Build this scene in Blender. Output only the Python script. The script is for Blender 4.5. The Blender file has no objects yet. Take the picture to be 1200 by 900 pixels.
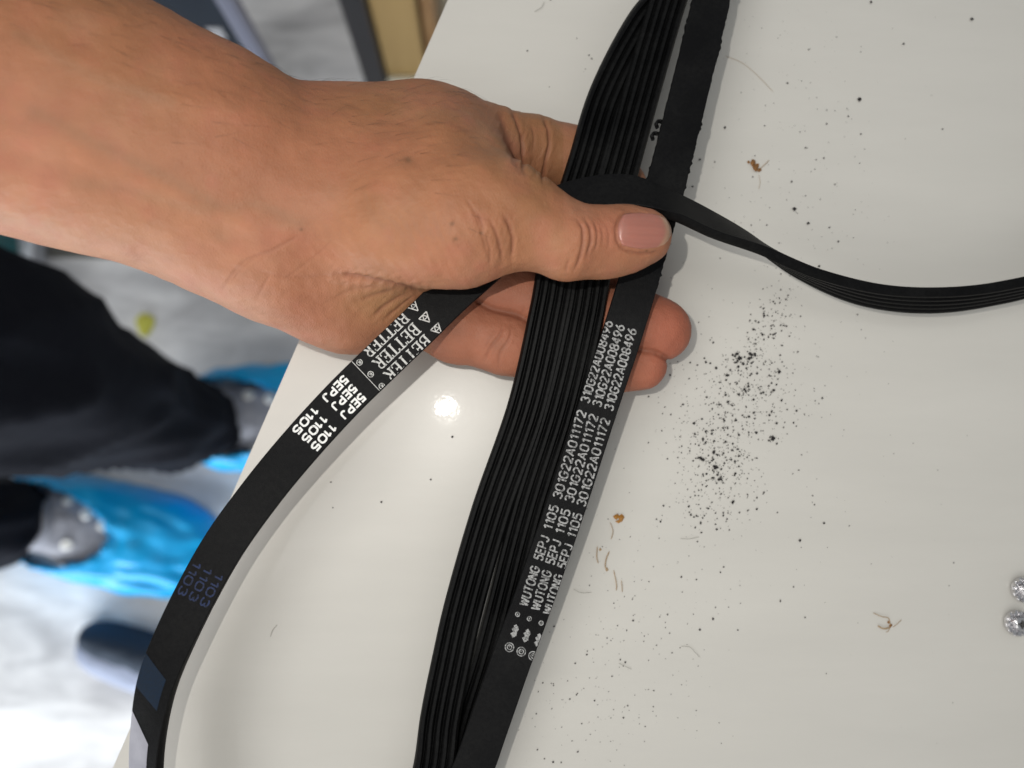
import bpy, bmesh, math, random
import numpy as np
from mathutils import Vector, Matrix, Quaternion, noise as mnoise

random.seed(7)
rng = np.random.default_rng(7)
sc = bpy.context.scene
C = sc.collection

# ------------------------------------------------------------------ camera
T = 0.85            # height of the tabletop above the floor
H = 0.25            # height of the phone above the tabletop
F = 900.0           # focal length in pixels of the 1200 x 900 photograph
NAD = (567.0, 523.0)  # picture point straight below the phone
cam_pos = Vector((0, 0, T + H))
n_c = Vector((NAD[0] - 600, -(NAD[1] - 450), -F)).normalized()
RQ = n_c.rotation_difference(Vector((0, 0, -1)))
cam_d = bpy.data.cameras.new('camera')
cam_d.sensor_width = 36.0
cam_d.lens = 36.0 * F / 1200.0
cam_d.clip_start = 0.01
cam_d.clip_end = 60
cam_d.dof.use_dof = True
cam_d.dof.focus_distance = 0.222
cam_d.dof.aperture_fstop = 7.6 * 1000 / 1000.0
cam = bpy.data.objects.new('camera', cam_d)
C.objects.link(cam)
cam.location = cam_pos
cam.rotation_mode = 'QUATERNION'
cam.rotation_quaternion = RQ
sc.camera = cam

# ------------------------------------------------------------------ world + lamps
world = bpy.data.worlds.new('World')
sc.world = world
world.use_nodes = True
wb = world.node_tree.nodes['Background']
wb.inputs[0].default_value = (0.93, 0.97, 1.0, 1)
wb.inputs[1].default_value = 0.29


def lamp(name, kind, loc, energy, color, **kw):
    l = bpy.data.lights.new(name, kind)
    l.energy = energy
    l.color = color
    for k, v in kw.items():
        setattr(l, k, v)
    o = bpy.data.objects.new(name, l)
    C.objects.link(o)
    o.location = loc
    return o


# the phone's own flash, beside the lens
flash = lamp('phone_flash', 'POINT', (-0.025, 0.025, T + H), 0.96, (1.0, 0.965, 0.90), shadow_soft_size=0.0011)
# ceiling lamp of the room
ceil = lamp('ceiling_lamp', 'AREA', (-0.9, -1.9, 2.75), 24, (1.0, 0.97, 0.93), shape='RECTANGLE', size=3.4, size_y=2.2)
ceil.rotation_euler = (Vector((0.5, 1.3, -2.0))).to_track_quat('-Z', 'Y').to_euler()
ceil2 = lamp('ceiling_spot', 'AREA', (-0.95, 0.30, 2.75), 15, (1.0, 0.985, 0.96), shape='DISK', size=1.5)
# daylight from the side, its lamp added below tabletop height to spare the table
low_side = lamp('low_daylight', 'AREA', (-1.0, -1.7, 0.46), 60, (0.92, 0.97, 1.0), shape='RECTANGLE', size=1.6, size_y=0.7)
low_side.rotation_euler = (Vector((0.35, 1.0, -0.34))).to_track_quat('-Z', 'Y').to_euler()

vs = sc.view_settings
vs.view_transform = 'Standard'
vs.look = 'None'
vs.exposure = 0.16
vs.gamma = 1.0
sc.cycles.max_bounces = 8
sc.cycles.caustics_reflective = False
sc.cycles.caustics_refractive = False


# ------------------------------------------------------------------ helpers
def ray(px, py):
    d = Vector(((px - 600) / F, -(py - 450) / F, -1.0))
    return RQ @ d


def PZ(px, py, z):
    """point seen at picture point (px, py) lying at absolute height z"""
    d = ray(px, py)
    return cam_pos + d * ((z - cam_pos.z) / d.z)


def P(px, py, h=0.0):
    return PZ(px, py, T + h)


def R(rpx, h):
    return rpx * (H - h) / F


RM = np.array(RQ.to_matrix())


def proj(v):
    """world points (n,3) -> photo pixels (n,2)"""
    q = (v - np.array(cam_pos)) @ RM
    return np.stack([600 + F * q[:, 0] / -q[:, 2], 450 - F * q[:, 1] / -q[:, 2]], 1)


def tag(o, label=None, cat=None, group=None, kind=None):
    if label: o['label'] = label
    if cat: o['category'] = cat
    if group: o['group'] = group
    if kind: o['kind'] = kind
    return o


def empty(name, loc, label, cat, group=None):
    o = bpy.data.objects.new(name, None)
    o.empty_display_size = 0.02
    C.objects.link(o)
    o.location = loc
    return tag(o, label, cat, group)


def link(name, me, mat=None, parent=None, smooth=True):
    o = bpy.data.objects.new(name, me)
    C.objects.link(o)
    if mat is not None:
        me.materials.append(mat)
    if smooth:
        me.polygons.foreach_set('use_smooth', [True] * len(me.polygons))
    if parent is not None:
        o.parent = parent
        w = Matrix.Identity(4)
        p = parent
        chain = []
        while p is not None:
            chain.append(p)
            p = p.parent
        for q in reversed(chain):
            w = w @ q.matrix_parent_inverse @ q.matrix_basis
        o.matrix_parent_inverse = w.inverted()
    return o


def mesh_from(verts, faces):
    me = bpy.data.meshes.new('m')
    me.from_pydata([tuple(v) for v in verts], [], [tuple(f) for f in faces])
    me.update()
    return me


def bm_obj(name, bm, mat, parent=None, smooth=False):
    me = bpy.data.meshes.new(name)
    bm.to_mesh(me)
    bm.free()
    return link(name, me, mat, parent, smooth)


def box_bm(bm, lo, hi, bevel=0.0, M=None):
    r = bmesh.ops.create_cube(bm, size=1.0)
    vs_ = r['verts']
    for v in vs_:
        v.co = Vector([lo[i] + (v.co[i] + 0.5) * (hi[i] - lo[i]) for i in range(3)])
    if M is not None:
        for v in vs_:
            v.co = M @ v.co
    if bevel:
        es = list({e for v in vs_ for e in v.link_edges})
        bmesh.ops.bevel(bm, geom=es, offset=bevel, segments=3, affect='EDGES', profile=0.5)


# ------------------------------------------------------------------ materials
def mat(name, col, rough=0.5, metal=0.0, spec=0.5, coat=0.0, coat_rough=0.05, sss=0.0, bump=None, colvar=None, alpha=None):
    m = bpy.data.materials.new(name)
    m.use_nodes = True
    nt = m.node_tree
    b = nt.nodes['Principled BSDF']
    b.inputs['Base Color'].default_value = (*col, 1)
    b.inputs['Roughness'].default_value = rough
    b.inputs['Metallic'].default_value = metal
    b.inputs['Specular IOR Level'].default_value = spec
    b.inputs['Coat Weight'].default_value = coat
    b.inputs['Coat Roughness'].default_value = coat_rough
    tc = nt.nodes.new('ShaderNodeTexCoord')
    if colvar:   # (scale, amount, second colour)
        s, amt, c2 = colvar
        nz = nt.nodes.new('ShaderNodeTexNoise')
        nz.inputs['Scale'].default_value = s
        nz.inputs['Detail'].default_value = 6
        nt.links.new(tc.outputs['Object'], nz.inputs['Vector'])
        rp = nt.nodes.new('ShaderNodeValToRGB')
        rp.color_ramp.elements[0].position = 0.5 - 0.5 * amt
        rp.color_ramp.elements[1].position = 0.5 + 0.5 * amt
        rp.color_ramp.elements[0].color = (*col, 1)
        rp.color_ramp.elements[1].color = (*c2, 1)
        nt.links.new(nz.outputs['Fac'], rp.inputs['Fac'])
        nt.links.new(rp.outputs['Color'], b.inputs['Base Color'])
    if bump:     # (scale, strength, distance)
        nz = nt.nodes.new('ShaderNodeTexNoise')
        nz.inputs['Scale'].default_value = bump[0]
        nz.inputs['Detail'].default_value = 5
        nt.links.new(tc.outputs['Object'], nz.inputs['Vector'])
        bp = nt.nodes.new('ShaderNodeBump')
        bp.inputs['Strength'].default_value = bump[1]
        bp.inputs['Distance'].default_value = bump[2]
        nt.links.new(nz.outputs['Fac'], bp.inputs['Height'])
        nt.links.new(bp.outputs['Normal'], b.inputs['Normal'])
    return m


def nodes_of(m):
    return m.node_tree, m.node_tree.nodes['Principled BSDF']


M_table = mat('white_enamel', (0.66, 0.65, 0.61), 0.36, spec=0.5, coat=0.22, coat_rough=0.035)
nt, b = nodes_of(M_table)
tc = nt.nodes['Texture Coordinate']
nz = nt.nodes.new('ShaderNodeTexNoise'); nz.inputs['Scale'].default_value = 9; nz.inputs['Detail'].default_value = 7
nt.links.new(tc.outputs['Object'], nz.inputs['Vector'])
mx = nt.nodes.new('ShaderNodeMix'); mx.data_type = 'RGBA'
mx.inputs[6].default_value = (0.55, 0.532, 0.486, 1); mx.inputs[7].default_value = (0.58, 0.564, 0.524, 1)
nt.links.new(nz.outputs['Fac'], mx.inputs[0]); nt.links.new(mx.outputs[2], b.inputs['Base Color'])
nz2 = nt.nodes.new('ShaderNodeTexNoise'); nz2.inputs['Scale'].default_value = 60; nz2.inputs['Detail'].default_value = 6
nt.links.new(tc.outputs['Object'], nz2.inputs['Vector'])
mr = nt.nodes.new('ShaderNodeMapRange'); mr.inputs[3].default_value = 0.02; mr.inputs[4].default_value = 0.07
nt.links.new(nz2.outputs['Fac'], mr.inputs[0]); nt.links.new(mr.outputs[0], b.inputs['Coat Roughness'])
# faint wiped smears in the enamel and a slight orange-peel relief
mpt = nt.nodes.new('ShaderNodeMapping'); mpt.inputs['Rotation'].default_value = (0, 0, math.radians(35)); mpt.inputs['Scale'].default_value = (5, 26, 1)
nz3 = nt.nodes.new('ShaderNodeTexNoise'); nz3.inputs['Scale'].default_value = 1.6; nz3.inputs['Detail'].default_value = 8; nz3.inputs['Roughness'].default_value = 0.65
nt.links.new(tc.outputs['Object'], mpt.inputs['Vector']); nt.links.new(mpt.outputs[0], nz3.inputs['Vector'])
mr3 = nt.nodes.new('ShaderNodeMapRange'); mr3.inputs[1].default_value = 0.3; mr3.inputs[2].default_value = 0.75; mr3.inputs[3].default_value = 0.955; mr3.inputs[4].default_value = 1.03
nt.links.new(nz3.outputs['Fac'], mr3.inputs[0])
vmt = nt.nodes.new('ShaderNodeVectorMath'); vmt.operation = 'SCALE'
nt.links.new(mx.outputs[2], vmt.inputs[0]); nt.links.new(mr3.outputs[0], vmt.inputs['Scale']); nt.links.new(vmt.outputs[0], b.inputs['Base Color'])
nz4 = nt.nodes.new('ShaderNodeTexNoise'); nz4.inputs['Scale'].default_value = 420; nz4.inputs['Detail'].default_value = 3
nt.links.new(tc.outputs['Object'], nz4.inputs['Vector'])
bpt = nt.nodes.new('ShaderNodeBump'); bpt.inputs['Strength'].default_value = 0.05; bpt.inputs['Distance'].default_value = 0.0004
nt.links.new(nz4.outputs['Fac'], bpt.inputs['Height']); nt.links.new(bpt.outputs['Normal'], b.inputs['Normal']); nt.links.new(bpt.outputs['Normal'], b.inputs['Coat Normal'])

M_metal_leg = mat('grey_steel', (0.35, 0.35, 0.36), 0.45, metal=0.7)

# floor: pale polished cement with cloudy grey veins
M_floor = mat('pale_cement', (0.7, 0.7, 0.7), 0.38, spec=0.4)
nt, b = nodes_of(M_floor)
tc = nt.nodes['Texture Coordinate']
n1 = nt.nodes.new('ShaderNodeTexNoise'); n1.inputs['Scale'].default_value = 4.5; n1.inputs['Detail'].default_value = 9; n1.inputs['Distortion'].default_value = 1.6
n2 = nt.nodes.new('ShaderNodeTexNoise'); n2.inputs['Scale'].default_value = 22; n2.inputs['Detail'].default_value = 8; n2.inputs['Distortion'].default_value = 0.8
mp = nt.nodes.new('ShaderNodeMapping'); mp.inputs['Scale'].default_value = (0.6, 1.7, 1)
nt.links.new(tc.outputs['Object'], mp.inputs['Vector'])
nt.links.new(mp.outputs[0], n1.inputs['Vector']); nt.links.new(mp.outputs[0], n2.inputs['Vector'])
ad = nt.nodes.new('ShaderNodeMath'); ad.operation = 'ADD'
nt.links.new(n1.outputs['Fac'], ad.inputs[0])
ml = nt.nodes.new('ShaderNodeMath'); ml.operation = 'MULTIPLY'; ml.inputs[1].default_value = 0.45
nt.links.new(n2.outputs['Fac'], ml.inputs[0]); nt.links.new(ml.outputs[0], ad.inputs[1])
rp = nt.nodes.new('ShaderNodeValToRGB')
rp.color_ramp.elements[0].position = 0.55; rp.color_ramp.elements[0].color = (0.42, 0.42, 0.435, 1)
rp.color_ramp.elements[1].position = 0.92; rp.color_ramp.elements[1].color = (0.84, 0.84, 0.85, 1)
nt.links.new(ad.outputs[0], rp.inputs['Fac']); nt.links.new(rp.outputs['Color'], b.inputs['Base Color'])

# black rubber of the belts
M_rubber = mat('black_rubber', (0.0018, 0.0018, 0.0020), 0.46, spec=0.12, bump=(2600, 0.35, 0.0002))
M_rubber2 = mat('black_fabric_rubber', (0.0030, 0.0030, 0.0034), 0.62, spec=0.10, bump=(3200, 0.5, 0.0002))
M_crumb = mat('rubber_crumb', (0.014, 0.012, 0.012), 0.8)


for m_ in (M_rubber, M_rubber2):
    nt, b = nodes_of(m_)
    c0 = tuple(b.inputs['Base Color'].default_value)
    tc = nt.nodes['Texture Coordinate']
    nz = nt.nodes.new('ShaderNodeTexNoise'); nz.inputs['Scale'].default_value = 900; nz.inputs['Detail'].default_value = 8; nz.inputs['Roughness'].default_value = 0.7
    nb = nt.nodes.new('ShaderNodeTexNoise'); nb.inputs['Scale'].default_value = 55; nb.inputs['Detail'].default_value = 4
    ml = nt.nodes.new('ShaderNodeMath'); ml.operation = 'MULTIPLY'
    rp = nt.nodes.new('ShaderNodeValToRGB')
    rp.color_ramp.elements[0].position = 0.18; rp.color_ramp.elements[0].color = c0
    rp.color_ramp.elements[1].position = 0.55; rp.color_ramp.elements[1].color = (0.012, 0.012, 0.0118, 1)
    nt.links.new(tc.outputs['Object'], nz.inputs['Vector']); nt.links.new(tc.outputs['Object'], nb.inputs['Vector'])
    nt.links.new(nz.outputs['Fac'], ml.inputs[0]); nt.links.new(nb.outputs['Fac'], ml.inputs[1]); nt.links.new(ml.outputs[0], rp.inputs['Fac'])
    nt.links.new(rp.outputs['Color'], b.inputs['Base Color'])
    mr = nt.nodes.new('ShaderNodeMapRange'); mr.inputs[3].default_value = 0.36; mr.inputs[4].default_value = 0.72
    nt.links.new(nb.outputs['Fac'], mr.inputs[0]); nt.links.new(mr.outputs[0], b.inputs['Roughness'])


def print_mat(name, col, wear):
    m = mat(name, col, 0.6, spec=0.3)
    nt, b = nodes_of(m)
    tc = nt.nodes['Texture Coordinate']
    nz = nt.nodes.new('ShaderNodeTexNoise'); nz.inputs['Scale'].default_value = 1500; nz.inputs['Detail'].default_value = 3
    nt.links.new(tc.outputs['Object'], nz.inputs['Vector'])
    rp = nt.nodes.new('ShaderNodeValToRGB')
    rp.color_ramp.elements[0].position = wear; rp.color_ramp.elements[0].color = (*[c * 0.35 for c in col], 1)
    rp.color_ramp.elements[1].position = wear + 0.14; rp.color_ramp.elements[1].color = (*col, 1)
    nt.links.new(nz.outputs['Fac'], rp.inputs['Fac']); nt.links.new(rp.outputs['Color'], b.inputs['Base Color'])
    return m


M_print_grey = print_mat('grey_print', (0.33, 0.33, 0.325), 0.41)
M_print_white = print_mat('white_print', (0.72, 0.72, 0.70), 0.28)
M_print_thin = print_mat('pale_print', (0.50, 0.50, 0.48), 0.34)
M_print_blue = print_mat('blue_print', (0.007, 0.018, 0.065), 0.40)
M_print_blue2 = mat('blue_block_print', (0.006, 0.012, 0.022), 0.6, spec=.2, colvar=(1300, .55, (0.004, 0.015, 0.036)))
M_reflection = mat('pale_reflection', (0.20, 0.20, 0.24), 0.5, colvar=(120, 0.8, (0.42, 0.42, 0.47)))

# skin
M_skin = mat('skin', (0.5, 0.25, 0.17), 0.56, spec=0.24)
nt, b = nodes_of(M_skin)
tc = nt.nodes['Texture Coordinate']
at = nt.nodes.new('ShaderNodeVertexColor'); at.layer_name = 'pigment'
nzs = nt.nodes.new('ShaderNodeTexNoise'); nzs.inputs['Scale'].default_value = 140; nzs.inputs['Detail'].default_value = 6
nt.links.new(tc.outputs['Object'], nzs.inputs['Vector'])
mrs = nt.nodes.new('ShaderNodeMapRange'); mrs.inputs[1].default_value = 0.25; mrs.inputs[2].default_value = 0.75
mrs.inputs[3].default_value = 0.90; mrs.inputs[4].default_value = 1.09
nt.links.new(nzs.outputs['Fac'], mrs.inputs[0])
vm = nt.nodes.new('ShaderNodeVectorMath'); vm.operation = 'SCALE'
nt.links.new(at.outputs['Color'], vm.inputs[0]); nt.links.new(mrs.outputs[0], vm.inputs['Scale'])
nt.links.new(vm.outputs[0], b.inputs['Base Color'])
b.inputs['Subsurface Weight'].default_value = 0.15
b.inputs['Subsurface Radius'].default_value = (1.0, 0.38, 0.22)
b.inputs['Subsurface Scale'].default_value = 0.0028
vo = nt.nodes.new('ShaderNodeTexVoronoi'); vo.inputs['Scale'].default_value = 1300; vo.feature = 'DISTANCE_TO_EDGE'
nz = nt.nodes.new('ShaderNodeTexNoise'); nz.inputs['Scale'].default_value = 420; nz.inputs['Detail'].default_value = 6
mp = nt.nodes.new('ShaderNodeMapping'); mp.inputs['Rotation'].default_value = (0, 0, math.radians(28)); mp.inputs['Scale'].default_value = (1.25, 0.75, 1)
nt.links.new(tc.outputs['Object'], mp.inputs['Vector'])
nt.links.new(mp.outputs[0], vo.inputs['Vector']); nt.links.new(tc.outputs['Object'], nz.inputs['Vector'])
ad = nt.nodes.new('ShaderNodeMath'); ad.operation = 'MULTIPLY_ADD'; ad.inputs[1].default_value = 0.5
nt.links.new(vo.outputs['Distance'], ad.inputs[0]); nt.links.new(nz.outputs['Fac'], ad.inputs[2])
bp = nt.nodes.new('ShaderNodeBump'); bp.inputs['Strength'].default_value = 0.5; bp.inputs['Distance'].default_value = 0.00045
nt.links.new(ad.outputs[0], bp.inputs['Height']); nt.links.new(bp.outputs['Normal'], b.inputs['Normal'])

M_nail = mat('nail', (0.60, 0.33, 0.29), 0.33, spec=0.5, bump=(500, 0.08, 0.0003))
nt, b = nodes_of(M_nail)
b.inputs['Subsurface Weight'].default_value = 0.2
b.inputs['Subsurface Radius'].default_value = (1.0, 0.4, 0.3)
b.inputs['Subsurface Scale'].default_value = 0.002
at = nt.nodes.new('ShaderNodeVertexColor'); at.layer_name = 'pigment'
nt.links.new(at.outputs['Color'], b.inputs['Base Color'])

M_trouser = mat('navy_black_cotton', (0.0055, 0.0065, 0.011), 0.85, spec=0.12, bump=(60, 0.25, 0.004))
M_sleeve = mat('dark_sleeve', (0.02, 0.022, 0.03), 0.9)
M_shoe = mat('slate_canvas', (0.19, 0.20, 0.24), 0.8, colvar=(70, 0.6, (0.34, 0.35, 0.40)), bump=(120, 0.5, 0.003))
M_sole = mat('sole_rubber', (0.05, 0.05, 0.06), 0.8)
M_eyelet = mat('bright_eyelet', (0.86, 0.86, 0.84), 0.3, metal=0.3)
M_cover = mat('blue_film', (0.0, 0.27, 0.62), 0.38, spec=0.35, colvar=(14, 0.9, (0.0, 0.38, 0.74)), bump=(26, 0.35, 0.006))

# ------------------------------------------------------------------ the setting
bm = bmesh.new()
bmesh.ops.create_grid(bm, x_segments=1, y_segments=1, size=4)
floor = bm_obj('floor', bm, M_floor)
tag(floor, 'pale polished cement floor with cloudy grey veins', 'floor', kind='structure')

# table: its left edge is the line seen from (533,0) to (150,880)
e0, e1 = P(533, 0), P(150, 880)
ed = (e0 - e1).normalized()                 # along the edge
en = Vector((ed.y, -ed.x, 0))               # towards the table's inside
emid = (e0 + e1) / 2
MT = Matrix.Translation((emid.x, emid.y, 0)) @ Matrix(((ed.x, en.x, 0, 0), (ed.y, en.y, 0, 0), (0, 0, 1, 0), (0, 0, 0, 1)))
table = empty('table', MT @ Vector((0, 0.4, 0)), 'white glossy tabletop with a straight edge, strewn with black crumbs', 'table')
bm = bmesh.new()
box_bm(bm, (-0.55, 0.0, T - 0.03), (0.50, 0.85, T), 0.0022, MT)
top = bm_obj('tabletop', bm, M_table, table, True)
md = top.modifiers.new('w', 'WEIGHTED_NORMAL')
for (x, y) in ((-0.50, 0.10), (0.44, 0.10), (-0.50, 0.80), (0.44, 0.80)):
    bm = bmesh.new()
    box_bm(bm, (x - 0.02, y - 0.02, 0.0), (x + 0.02, y + 0.02, T - 0.0305), 0.002, MT)
    bm_obj('leg', bm, M_metal_leg, table)

# ------------------------------------------------------------------ hand and forearm (signed distance field -> mesh)
def cap(p):    # (px, py, h, r_px)
    return (np.array(P(p[0], p[1], p[2])), R(p[3], p[2]))


STEP = 0.00115
lo = np.array([-0.335, -0.035, T - 0.004])
hi = np.array([0.068, 0.20, T + 0.105])
nx, ny, nz_ = [int((hi[i] - lo[i]) / STEP) + 1 for i in range(3)]
gx = (lo[0] + STEP * np.arange(nx)).astype(np.float32)
gy = (lo[1] + STEP * np.arange(ny)).astype(np.float32)
gz = (lo[2] + STEP * np.arange(nz_)).astype(np.float32)
BIG = 0.03


def seg_field(out, A, ra, B, rb, kz, pad=0.022):
    """min-blend a tapered elliptic capsule into array out (in place, exact min done by caller)"""
    mn = np.minimum(A - ra, B - rb) - pad
    mxx = np.maximum(A + ra, B + rb) + pad
    i0 = [max(0, int((mn[k] - lo[k]) / STEP)) for k in range(3)]
    i1 = [min((nx, ny, nz_)[k], int((mxx[k] - lo[k]) / STEP) + 2) for k in range(3)]
    if any(i1[k] <= i0[k] for k in range(3)):
        return None
    X = gx[i0[0]:i1[0], None, None] - A[0]
    Y = gy[None, i0[1]:i1[1], None] - A[1]
    Z = gz[None, None, i0[2]:i1[2]] - A[2]
    D = B - A
    L2 = float(D @ D) + 1e-12
    t = np.clip((X * D[0] + Y * D[1] + Z * D[2]) / L2, 0, 1).astype(np.float32)
    r = ra + (rb - ra) * t
    dz = (Z - t * D[2]) / kz
    d = np.sqrt((X - t * D[0]) ** 2 + (Y - t * D[1]) ** 2 + dz ** 2) - r
    d *= (1 + kz) / 2
    return (slice(i0[0], i1[0]), slice(i0[1], i1[1]), slice(i0[2], i1[2])), d.astype(np.float32)


def smin(a, b, k):
    h = np.clip(0.5 + 0.5 * (b - a) / k, 0, 1)
    return b + (a - b) * h - k * h * (1 - h)


def chain(pts, kz, k, base=None):
    """pts: list of (px,py,h,r). smooth chain of capsules"""
    f = np.full((nx, ny, nz_), BIG, np.float32) if base is None else base
    cs = [cap(p) for p in pts]
    for (A, ra), (B, rb) in zip(cs[:-1], cs[1:]):
        res = seg_field(f, A, ra, B, rb, kz)
        if res is None: continue
        s, d = res
        f[s] = smin(f[s], d, k)
    return f


# forearm, wrist, palm
body = chain([(-330, -60, .072, 182), (-120, 40, .064, 172), (0, 100, .058, 166), (120, 145, .052, 150), (220, 182, .046, 136), (312, 230, .040, 119)], 0.74, 0.006)
body = chain([(312, 232, .038, 119), (400, 243, .029, 120), (480, 243, .024, 112)], 0.55, 0.014, body)      # palm block
body = chain([(340, 310, .027, 63), (415, 337, .019, 66), (500, 346, .015, 52)], 0.80, 0.012, body)          # heel of the palm
body = chain([(430, 180, .033, 68), (505, 174, .030, 64), (575, 171, .021, 44)], 0.8, 0.012, body)           # index metacarpal
body = chain([(500, 300, .015, 60), (560, 300, .013, 45)], 0.8, 0.008, body)
# thenar
then = chain([(395, 240, .042, 66), (470, 252, .047, 74), (540, 256, .049, 75), (592, 252, .049, 58)], 0.78, 0.008)
then = chain([(440, 205, .040, 66), (510, 200, .041, 62), (560, 205, .040, 40)], 0.8, 0.010, then)            # web muscle towards the index
body = smin(body, then, 0.011)
del then
# thumb
th = chain([(585, 250, .049, 60), (622, 262, .048, 47.5), (664, 283, .047, 43.5), (712, 284, .044, 40), (737, 280, .0425, 36), (757, 276, .042, 31.5)], 0.86, 0.004)
body = smin(body, th, 0.005)
del th
full = body.copy()
fingers = {
    'index': ([(572, 170, .020, 44), (622, 177, .0145, 39.5), (668, 186, .0115, 37), (722, 222, .0105, 34), (745, 268, .011, 28)], 0.004),
    'middle': ([(555, 275, .013, 43), (640, 292, .012, 37), (700, 312, .0115, 34), (728, 318, .0115, 30)], 0.004),
    'ring': ([(530, 316, .013, 42), (590, 339, .0140, 37), (640, 354, .0145, 36.5), (705, 371, .0145, 36), (752, 381, .0145, 37), (774, 387, .0145, 37)], 0.004),
    'pinky': ([(497, 362, .013, 44), (535, 383, .0135, 40), (590, 400, .0140, 36.5), (650, 418, .0140, 32), (715, 428, .0140, 30), (752, 428, .0140, 30)], 0.004),
}
FF = {}
for nm, (pts, k) in fingers.items():
    f = chain(pts, 0.92, k)
    full = np.minimum(full, smin(body, f, 0.0035))
    FF[nm] = f
# where two neighbouring fingers meet, a fold runs between them
FOLD = [(FF['ring'] - FF['pinky'], np.maximum(FF['ring'], FF['pinky'])), (FF['middle'] - FF['ring'], np.maximum(FF['middle'], FF['ring']))]
del FF, body


def sample(vol, v):
    g = (v - lo) / STEP
    i = np.clip(np.floor(g).astype(np.int64), 0, np.array(vol.shape) - 2); t = g - i
    out = 0
    for a in (0, 1):
        for b_ in (0, 1):
            for c in (0, 1):
                w = (t[:, 0] if a else 1 - t[:, 0]) * (t[:, 1] if b_ else 1 - t[:, 1]) * (t[:, 2] if c else 1 - t[:, 2])
                out = out + w * vol[i[:, 0] + a, i[:, 1] + b_, i[:, 2] + c]
    return out


def surface_nets(f):
    s = f < 0
    c = (slice(0, -1), slice(1, None))
    cnt = np.zeros(tuple(n - 1 for n in f.shape), np.int8)
    for a in (0, 1):
        for b_ in (0, 1):
            for d in (0, 1):
                cnt += s[c[a], c[b_], c[d]]
    act = (cnt > 0) & (cnt < 8)
    idx = -np.ones(act.shape, np.int64)
    ijk = np.argwhere(act)
    idx[act] = np.arange(len(ijk))
    acc = np.zeros((len(ijk), 3)); num = np.zeros(len(ijk))
    off = [(a, b_, d) for a in (0, 1) for b_ in (0, 1) for d in (0, 1)]
    vals = {o: f[ijk[:, 0] + o[0], ijk[:, 1] + o[1], ijk[:, 2] + o[2]].astype(np.float64) for o in off}
    for o in off:
        for ax in range(3):
            if o[ax]: continue
            o2 = list(o); o2[ax] = 1; o2 = tuple(o2)
            va, vb = vals[o], vals[o2]
            m_ = (va < 0) != (vb < 0)
            t = np.where(m_, va / np.where(m_, va - vb, 1), 0)
            p = np.tile(np.array(o, float), (len(ijk), 1)); p[:, ax] = t
            acc[m_] += p[m_]; num[m_] += 1
    V = lo + STEP * (ijk + acc / num[:, None])
    quads = []
    for ax in range(3):
        u, v = (ax + 1) % 3, (ax + 2) % 3
        sa = [slice(None)] * 3; sb = [slice(None)] * 3
        sa[ax] = slice(0, -1); sb[ax] = slice(1, None)
        A, B_ = s[tuple(sa)], s[tuple(sb)]
        e = np.argwhere(A != B_)
        ok = (e[:, u] > 0) & (e[:, v] > 0) & (e[:, u] < f.shape[u] - 1) & (e[:, v] < f.shape[v] - 1)
        e = e[ok]
        ins = A[e[:, 0], e[:, 1], e[:, 2]]
        q = []
        for du, dv in ((0, 0), (1, 0), (1, 1), (0, 1)):
            g = e.copy(); g[:, u] -= du; g[:, v] -= dv
            q.append(idx[g[:, 0], g[:, 1], g[:, 2]])
        q = np.stack(q, 1)
        q[~ins] = q[~ins][:, ::-1]
        quads.append(q)
    return V, np.concatenate(quads)


HV, HQ = surface_nets(full)
me = bpy.data.meshes.new('arm_base')
me.vertices.add(len(HV)); me.vertices.foreach_set('co', HV.astype(np.float32).ravel())
me.loops.add(HQ.size); me.loops.foreach_set('vertex_index', HQ.astype(np.int32).ravel())
me.polygons.add(len(HQ)); me.polygons.foreach_set('loop_start', np.arange(0, HQ.size, 4, dtype=np.int32))
me.update(calc_edges=True); me.validate()
tmp = bpy.data.objects.new('tmp', me); C.objects.link(tmp)
sm = tmp.modifiers.new('s', 'SMOOTH'); sm.factor = 0.5; sm.iterations = 2
ss = tmp.modifiers.new('ss', 'SUBSURF'); ss.levels = 2
ss.show_viewport = False
coarse = bpy.data.meshes.new_from_object(tmp.evaluated_get(bpy.context.evaluated_depsgraph_get()))
ss.show_viewport = True
arm_me = bpy.data.meshes.new_from_object(tmp.evaluated_get(bpy.context.evaluated_depsgraph_get()))
bpy.data.objects.remove(tmp)
n = len(arm_me.vertices)
AV = np.zeros(n * 3, np.float32); arm_me.vertices.foreach_get('co', AV); AV = AV.reshape(-1, 3).astype(np.float64)
AN = np.zeros(n * 3, np.float32); arm_me.vertices.foreach_get('normal', AN); AN = AN.reshape(-1, 3)
AP = proj(AV)


def poly_dist(pts, poly):
    d = np.full(len(pts), 1e9)
    for a, b_ in zip(poly[:-1], poly[1:]):
        a = np.array(a, float); b_ = np.array(b_, float); ab = b_ - a
        t = np.clip(((pts - a) @ ab) / (ab @ ab), 0, 1)
        d = np.minimum(d, np.hypot(*(pts - a - t[:, None] * ab).T))
    return d


def smooth_poly(poly, k=5):
    p = [np.array(q, float) for q in poly]
    p = [2 * p[0] - p[1]] + p + [2 * p[-1] - p[-2]]
    out = []
    for i in range(1, len(p) - 2):
        for j in range(k):
            t = j / k
            out.append(0.5 * (2 * p[i] + (p[i + 1] - p[i - 1]) * t + (2 * p[i - 1] - 5 * p[i] + 4 * p[i + 1] - p[i + 2]) * t * t + (3 * p[i] - p[i - 1] - 3 * p[i + 1] + p[i + 2]) * t ** 3))
    out.append(p[-2])
    return out


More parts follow.
